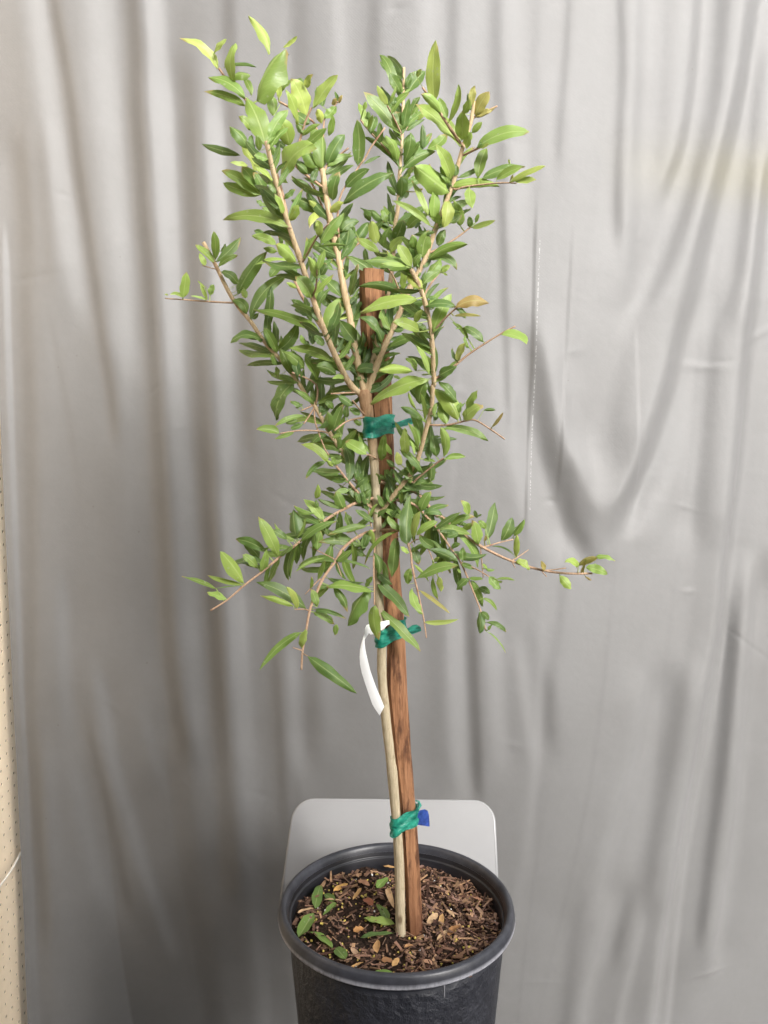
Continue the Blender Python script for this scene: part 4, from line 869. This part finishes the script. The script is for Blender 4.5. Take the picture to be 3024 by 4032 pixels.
for ri, (b2, t2, wd, cv, tn) in enumerate(recs):
    d, it, yb, q = nearest_on(*b2, BR)
    Lpx = math.hypot(t2[0] - b2[0], t2[1] - b2[1])
    out = .012 if tn >= 3 else (-.014 if tn < .9 else 0)
    P0 = at_y(*b2, yb - (out if d > 14 else .003))
    Lm = Lpx * dep(P0) / F
    y1 = P0.y - Lm * lrn.uniform(-.35, .45) - out * .6
    if ri in INNER: y1 = P0.y + Lm * lrn.uniform(.3, .9) + .004
    P1 = at_y(*t2, y1)
    dx, dy = (t2[0] - b2[0]) / Lpx, (t2[1] - b2[1]) / Lpx
    M = (C_RIGHT * (-dy) - C_UP * dx) * (cv * dep(P0) / F)
    M -= C_FWD * (Lm * lrn.uniform(-.03, .11))
    if abs(cv) < 6: M += (C_RIGHT * (-dy) - C_UP * dx) * (Lm * lrn.gauss(0, .055))
    T = (P1 - P0).normalized(); face = (C_POS - P0).normalized()
    S = T.cross(face).normalized()
    # roll the blade a little so that its upper side turns to the sky
    sgn = 1 if S.z < 0 else -1
    roll = sgn * abs(lrn.gauss(.42, .25)) if abs(S.z) > .25 else lrn.gauss(0, .35)
    if tn < 1: roll = lrn.gauss(0, .5)
    roll = max(-.95, min(.95, roll))
    half = wd * .5 * dep(P0) / F / math.cos(roll) * .92
    half = min(half, Lm * .28)
    fold = lrn.uniform(.14, .55)
    V, UV, Fc = leaf_mesh(P0, P1, M, half, face, roll, -fold if lrn.random() < .25 else fold, lrn, lrn.uniform(.06, .24), lrn.uniform(0, .42))
    # stalk back to the branch
    if d > 5 and d < 75:
        qb = at_y(*q, yb); b = len(V); k = T.cross(face).normalized() * max(.0007, half * .05)
        V += [qb - k, qb + k, P0 + k, P0 - k]; UV += [(.5, 0)] * 4; Fc.append((b, b + 1, b + 2, b + 3))
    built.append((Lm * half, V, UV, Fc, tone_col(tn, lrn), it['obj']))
built.sort(key=lambda r: -r[0])
for area, V, UV, Fc, col, par in built[:300]:
    o = mesh_obj("leaf", V, Fc, M_LEAF, par if par is not trunk else tree, origin=V[0])
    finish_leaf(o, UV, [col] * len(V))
V, UV, Fc, CL = [], [], [], []
for area, v, u, f, col, par in built[300:]:
    b = len(V); V += v; UV += u; Fc += [tuple(i + b for i in q) for q in f]; CL += [col] * len(v)
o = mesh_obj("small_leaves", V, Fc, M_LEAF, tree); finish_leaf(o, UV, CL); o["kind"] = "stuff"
print("leaves", len(built))

# ---------------------------------------------------------------- stake
def stake():
    rows = [(1062, 1416, 1511), (1085, 1415, 1513), (1200, 1417, 1521), (1300, 1420, 1528), (1420, 1430, 1535), (1500, 1440, 1540), (1620, 1455, 1545), (1720, 1463, 1549), (1860, 1470, 1556), (2000, 1478, 1562), (2150, 1490, 1571), (2300, 1503, 1580), (2420, 1514, 1589),
            (2550, 1523, 1596), (2700, 1521, 1603), (2780, 1528, 1608), (2850, 1536, 1613), (2950, 1546, 1619), (3050, 1558, 1627), (3130, 1570, 1633), (3210, 1577, 1640), (3320, 1586, 1647), (3400, 1591, 1651), (3520, 1597, 1657), (3600, 1600, 1662), (3680, 1604, 1668)]
    bot = at_z(1636, 3668, SOIL_Z)
    V, Fc, info = [], [], []
    rn = random.Random(2)
    for i, (py, xl, xr) in enumerate(rows):
        t = min(max((py - 2300) / 1370.0, 0), 1)
        yc = .988 + (bot.y - .988) * t
        jl, jr = rn.uniform(-1.5, 1.5), rn.uniform(-1.5, 1.5)
        l, r = at_y(xl + jl, py, yc + .004), at_y(xr + jr, py, yc + .001)
        f = at_y(xl + (xr - xl) * .22, py, yc - .009); f2 = at_y(xr - (xr - xl) * .10, py, yc - .005)
        fm = at_y(xl + (xr - xl) * rn.uniform(.5, .62), py, yc - .0085 + rn.uniform(-.0006, .0012))
        bk = (l + r) * .5 + Vector((0.002, .017, 0))
        z = at_y((xl + xr) / 2, py, yc).z
        ring = [l, f, fm, f2, r, bk]
        for p in ring: p.z = z + rn.uniform(-.001, .001)
        info.append((z, [Vector((p.x, p.y)) for p in ring]))
        V += ring
    n = 6
    for i in range(len(rows) - 1):
        for k in range(n):
            q = (k + 1) % n; Fc.append((i * n + k, (i + 1) * n + k, (i + 1) * n + q, i * n + q))
    Fc.append(tuple(range(n))); Fc.append(tuple((len(rows) - 1) * n + k for k in range(n))[::-1])
    o = mesh_obj("wooden_stake", V, Fc, M_STAKE, smooth=False, origin=(bot.x, bot.y, SOIL_Z))
    tag(o, "reddish brown square wooden stake standing against the tree trunk in the pot", "stake")
    return info
STK = stake()
def stake_ring(z):
    for (z0, r0), (z1, r1) in zip(STK, STK[1:]):
        if z1 <= z <= z0:
            t = (z - z0) / (z1 - z0); return [a + (b - a) * t for a, b in zip(r0, r1)]
    return STK[0][1] if z > STK[0][0] else STK[-1][1]
def trunk_at(z):
    for i in range(len(TP) - 1):
        if TP[i].z <= z <= TP[i + 1].z:
            t = (z - TP[i].z) / (TP[i + 1].z - TP[i].z); return TP[i] + (TP[i + 1] - TP[i]) * t, TR[i] + (TR[i + 1] - TR[i]) * t
    return TP[-1], TR[-1]
def hull2(pts):
    pts = sorted((p.x, p.y) for p in pts)
    def half(ps):
        h = []
        for p in ps:
            while len(h) > 1 and (h[-1][0] - h[-2][0]) * (p[1] - h[-2][1]) - (h[-1][1] - h[-2][1]) * (p[0] - h[-2][0]) <= 0: h.pop()
            h.append(p)
        return h
    a, b = half(pts), half(pts[::-1]); return a[:-1] + b[:-1]
# ---------------------------------------------------------------- green tie bands
def tie(label, top_l, top_r, bot_l, bot_r, seed, tails):
    """corner pixels of the band as seen from the front"""
    rn = random.Random(seed)
    zc = at_y((top_l[0] + top_r[0]) / 2, (top_l[1] + bot_r[1]) / 2, .965).z
    tc, tr_ = trunk_at(zc)
    root = empty("tie_tape", (tc.x, tc.y, zc)); tag(root, label, "tie", "green tape ties round trunk and stake")
    ring = []
    cs = [Vector((tc.x + (tr_ + .0012) * math.cos(a), tc.y + (tr_ + .0012) * math.sin(a))) for a in np.linspace(0, 6.283, 17)[:-1]]
    st = stake_ring(zc); ctr = sum(st, Vector((0, 0))) / len(st)
    cs += [p + (p - ctr).normalized() * .0012 for p in st]
    H = hull2(cs); n = 72
    per = [math.hypot(H[(i + 1) % len(H)][0] - H[i][0], H[(i + 1) % len(H)][1] - H[i][1]) for i in range(len(H))]
    tot = sum(per)
    for k in range(n):
        s_ = tot * k / n; i = 0
        while s_ > per[i]: s_ -= per[i]; i += 1
        a, b = H[i], H[(i + 1) % len(H)]; t = s_ / per[i]; ring.append((a[0] + (b[0] - a[0]) * t, a[1] + (b[1] - a[1]) * t))
    xl, xr = min(p[0] for p in ring), max(p[0] for p in ring); cx = sum(p[0] for p in ring) / n; cy = sum(p[1] for p in ring) / n
    m = 9
    def zz(pt): return at_y(pt[0], pt[1], .966).z
    V, Fc = [], []
    for j in range(m):
        g_ = j / (m - 1)
        for k, (x, y) in enumerate(ring):
            u = (x - xl) / (xr - xl)
            zt = zz(top_l) + (zz(top_r) - zz(top_l)) * u; zb = zz(bot_l) + (zz(bot_r) - zz(bot_l)) * u
            fold = math.sin(g_ * 11 + u * 7 * (1 if seed % 2 else -1) + seed) * .0010 + math.sin(g_ * 23 - u * 13) * .0005
            pinch = 1 + .0
            o_ = Vector((x - cx, y - cy)); o_ = o_ / max(o_.length, 1e-6) * (.0012 + fold)
            V.append((x + o_.x, y + o_.y, zt + (zb - zt) * g_ + (math.sin(u * 9 + seed) * .0012 if j in (0, m - 1) else 0)))
    for j in range(m - 1):
        for k in range(n):
            q = (k + 1) % n; Fc.append((j * n + k, (j + 1) * n + k, (j + 1) * n + q, j * n + q))
    mesh_obj("band", V, Fc, M_TAPE, root)
    for name, mat, rows, yy in tails:
        # rows: list of (top px, bottom px); a crumpled flat strip with a fold along it
        V, Fc = [], []
        for i, (a, b) in enumerate(rows):
            for k in range(5):
                g_ = k / 4; px, py = a[0] + (b[0] - a[0]) * g_, a[1] + (b[1] - a[1]) * g_
                V.append(at_y(px, py, yy + .004 * math.sin(g_ * 5 + i * 1.1) + rn.uniform(-.0012, .0012)))
        for i in range(len(rows) - 1):
            for k in range(4): Fc.append((i * 5 + k, i * 5 + k + 1, (i + 1) * 5 + k + 1, (i + 1) * 5 + k))
        o = mesh_obj(name, V, Fc, mat, root)
        if mat is M_BLUE: o["label"] = "blue crumpled tab of film at the end of the tie"
tie("uppermost green tape tie among the leaves below the fork of the trunk", (1434, 1646), (1545, 1630), (1446, 1731), (1547, 1706), 1,
    [("tail", M_TAPE, [((1543, 1668), (1543, 1684)), ((1562, 1663), (1566, 1684)), ((1585, 1655), (1588, 1679)), ((1610, 1646), (1612, 1673)), ((1631, 1648), (1631, 1667))], .975)])
tie("middle green tape tie with the white ribbon tag hanging at it", (1490, 2478), (1588, 2442), (1487, 2547), (1594, 2514), 2,
    [("tail", M_TAPE, [((1590, 2478), (1592, 2494)), ((1606, 2474), (1612, 2494)), ((1622, 2462), (1626, 2497)), ((1640, 2459), (1644, 2490)), ((1656, 2468), (1659, 2484))], .98)])
tie("lowest green tape tie with a blue tab near the pot", (1538, 3212), (1637, 3180), (1547, 3284), (1641, 3250), 3,
    [("tail", M_TAPE, [((1637, 3186), (1640, 3198)), ((1642, 3166), (1648, 3192)), ((1645, 3158), (1661, 3172)), ((1638, 3156), (1652, 3154)), ((1630, 3151), (1640, 3150))], 1.0),
     ("blue_tab", M_BLUE, [((1638, 3198), (1640, 3248)), ((1656, 3190), (1656, 3250)), ((1672, 3186), (1674, 3252)), ((1684, 3192), (1684, 3254)), ((1689, 3208), (1692, 3254))], .99)])

# ---------------------------------------------------------------- white ribbon tag
def ribbon():
    q = lambda x, y: (1350 + x / 4.0225, 2300 + y / 4.0225)
    rows = [((735, 575), (742, 640), .951), ((690, 575), (700, 655), .9485), ((640, 590), (655, 705), .946), ((590, 600), (610, 730), .944), ((535, 625), (575, 742), .9425), ((480, 640), (510, 790), .941), ((420, 635), (440, 800), .940), ((372, 650), (412, 775), .938), ((352, 700), (392, 810), .936),
            ((338, 790), (368, 845), .934), ((318, 860), (346, 880), .932), ((292, 940), (346, 945), .931), ((272, 1040), (355, 1020), .930), ((265, 1150), (372, 1110), .930), ((272, 1270), (400, 1230), .931), ((300, 1410), (432, 1360), .933), ((348, 1560), (475, 1490), .935), ((405, 1730), (530, 1640), .937), ((465, 1900), (598, 1800), .939), ((505, 1970), (655, 1940), .940), ((582, 2082), (656, 1942), .940)]
    V, Fc = [], []
    for a, b, y in rows:
        for k in range(3):
            t = k / 2; x, z_ = a[0] + (b[0] - a[0]) * t, a[1] + (b[1] - a[1]) * t
            V.append(at_y(*q(x, z_), y - (.0015 if k == 1 else 0)))
    for i in range(len(rows) - 1):
        for k in range(2): Fc.append((i * 3 + k, i * 3 + k + 1, (i + 1) * 3 + k + 1, (i + 1) * 3 + k))
    n = len(V); V += [Vector(v) + Vector((0, .0005, 0)) for v in V]; Fc += [tuple(i + n for i in f[::-1]) for f in Fc]
    o = mesh_obj("ribbon_tag", V, Fc, M_RIBBON, origin=V[0])
    tag(o, "blank white plastic ribbon tag curling down from the middle green tie", "tag")
ribbon()

# ---------------------------------------------------------------- fallen leaves on the soil
def fallen(name, b, t, wd, cv, tone, label, cat, group, dry=False, rn=random.Random(31)):
    q = lambda x, y: (1050 + x / 1.58, 3250 + y / 1.58)
    up = Vector((0, 0, 1))
    P0, P1 = at_z(*q(*b), SOIL_Z + .006), at_z(*q(*t), SOIL_Z + .006)
    for p in (P0, P1):
        v = Vector((p.x - RIM_C.x, p.y - RIM_C.y))
        if v.length > .128: v *= .128 / v.length; p.x, p.y = RIM_C.x + v.x, RIM_C.y + v.y
    L = (P1 - P0).length; T = (P1 - P0).normalized(); S = T.cross(up)
    half = min(wd / 1.58 / 2 * dep(P0) / F * 1.35, L * .33)
    V, UV, Fc = leaf_mesh(P0, P1, S * (cv / 1.58 * dep(P0) / F), half, up, rn.uniform(-.3, .3), rn.uniform(.1, .5), rn, .12, 0, rn.uniform(.0, .22))
    o = mesh_obj(name, V, Fc, M_DRY if dry else M_LEAF, origin=P0)
    finish_leaf(o, UV, [tone] * len(V)); tag(o, label, cat, group)
def TC(t): return tuple(tone_col(t, random.Random(int(t * 97))))
GR = "green leaves fallen on the soil"
for b, t, wd, cv, tn, lb in [
    ((300, 515), (335, 368), 50, -5, 1.3, "upright narrow green fallen leaf at the far left of the soil"),
    ((290, 545), (185, 700), 58, 0, 1.9, "brown-spotted green fallen leaf leaning on the left pot wall"),
    ((425, 472), (358, 425), 36, 0, 1, "short dark green fallen leaf behind the curved one on the left"),
    ((350, 560), (428, 478), 32, 14, 1.6, "curved narrow green fallen leaf left of the middle of the soil"),
    ((265, 660), (410, 765), 45, -8, 2, "mid green fallen leaf at the front left of the soil"),
    ((430, 760), (492, 835), 55, 0, 1.2, "broad dark green fallen leaf at the front left near the rim"),
    ((685, 388), (755, 325), 42, 0, 2, "small oval green fallen leaf at the back behind the trunk"),
    ((752, 602), (680, 490), 40, 15, 1.4, "dull green fallen leaf standing just left of the trunk"),
    ((795, 615), (605, 575), 60, -24, 3.2, "bright lime green cupped fallen leaf touching the trunk base"),
    ((580, 700), (790, 672), 42, 8, .6, "very dark green fallen leaf lying under the bright lime one"),
    ((660, 915), (795, 920), 32, 0, 2, "flat green fallen leaf against the front rim of the pot"),
    ((330, 808), (368, 832), 18, 0, 2, "tiny green leaf scrap at the left front edge of the soil")]:
    fallen("fallen_leaf", b, t, wd, cv, TC(tn), lb, "leaf", GR)
GD = "dry tan leaves on the soil"; tan, org, brn, pale, red = (.60, .36, .15), (.50, .26, .10), (.30, .14, .06), (.62, .42, .24), (.36, .14, .08)
for b, t, wd, col, lb in [
    ((415, 410), (507, 362), 26, (.66, .38, .12), "golden dry leaf at the back left of the soil"),
    ((535, 462), (587, 388), 20, tan, "slim tan dry leaf pointing up at the back left"),
    ((752, 390), (790, 512), 28, pale, "pale dry leaf beside the trunk on its left"),
    ((725, 252), (802, 264), 18, tan, "slim tan dry leaf at the back rim behind the trunk"),
    ((185, 545), (297, 515), 24, pale, "curled pale dry leaf at the left pot wall"),
    ((565, 345), (642, 375), 32, (.46, .25, .15), "broad brown dry leaf at the back left of the trunk"),
    ((1000, 614), (1062, 543), 32, pale, "wide pale dry leaf right of the stake"),
    ((1082, 656), (1095, 545), 26, tan, "upright tan dry leaf right of the wide pale one"),
    ((1060, 716), (1142, 648), 20, pale, "slender pale dry leaf in the right half of the soil"),
    ((1118, 524), (1168, 572), 18, pale, "short pale dry sliver right of the upright tan leaf"),
    ((540, 662), (607, 640), 48, org, "crumpled orange dry leaf in front of the trunk on the left"),
    ((690, 792), (697, 714), 36, (.55, .32, .14), "upright orange tan dry leaf in front of the trunk"),
    ((525, 758), (582, 836), 24, (.60, .40, .26), "folded pale brown dry leaf at the front left"),
    ((518, 892), (602, 850), 22, tan, "tan dry leaf at the front rim left of the middle"),
    ((783, 877), (820, 823), 28, tan, "small tan dry leaf at the front middle"),
    ((855, 762), (917, 750), 28, (.55, .30, .14), "curled orange dry leaf in front of the stake"),
    ((1105, 688), (1228, 772), 16, pale, "long pale wood splinter at the right front"),
    ((1130, 692), (1202, 622), 42, (.40, .20, .08), "glossy brown dry leaf in the right half of the soil"),
    ((978, 842), (1032, 866), 24, (.52, .30, .19), "small reddish tan dry leaf at the right front"),
    ((1288, 445), (1347, 467), 24, (.46, .24, .15), "short reddish dry chip near the right pot wall"),
    ((1003, 378), (1112, 400), 20, (.34, .21, .14), "long brown dry leaf at the back right of the stake"),
    ((598, 460), (655, 502), 42, red, "crumpled reddish brown dry leaf left of the trunk"),
    ((358, 463), (468, 470), 15, pale, "thin pale stalk at the left of the soil"),
    ((1300, 500), (1347, 562), 16, (.46, .30, .2), "thin brown dry sliver near the right pot wall"),
    ((712, 838), (785, 852), 62, (.33, .17, .08), "broad brown crumpled dry leaf at the front middle")]:
    fallen("dry_leaf", b, t, wd, random.Random(len(lb)).uniform(-8, 8), col, lb, "dry leaf", GD, True)
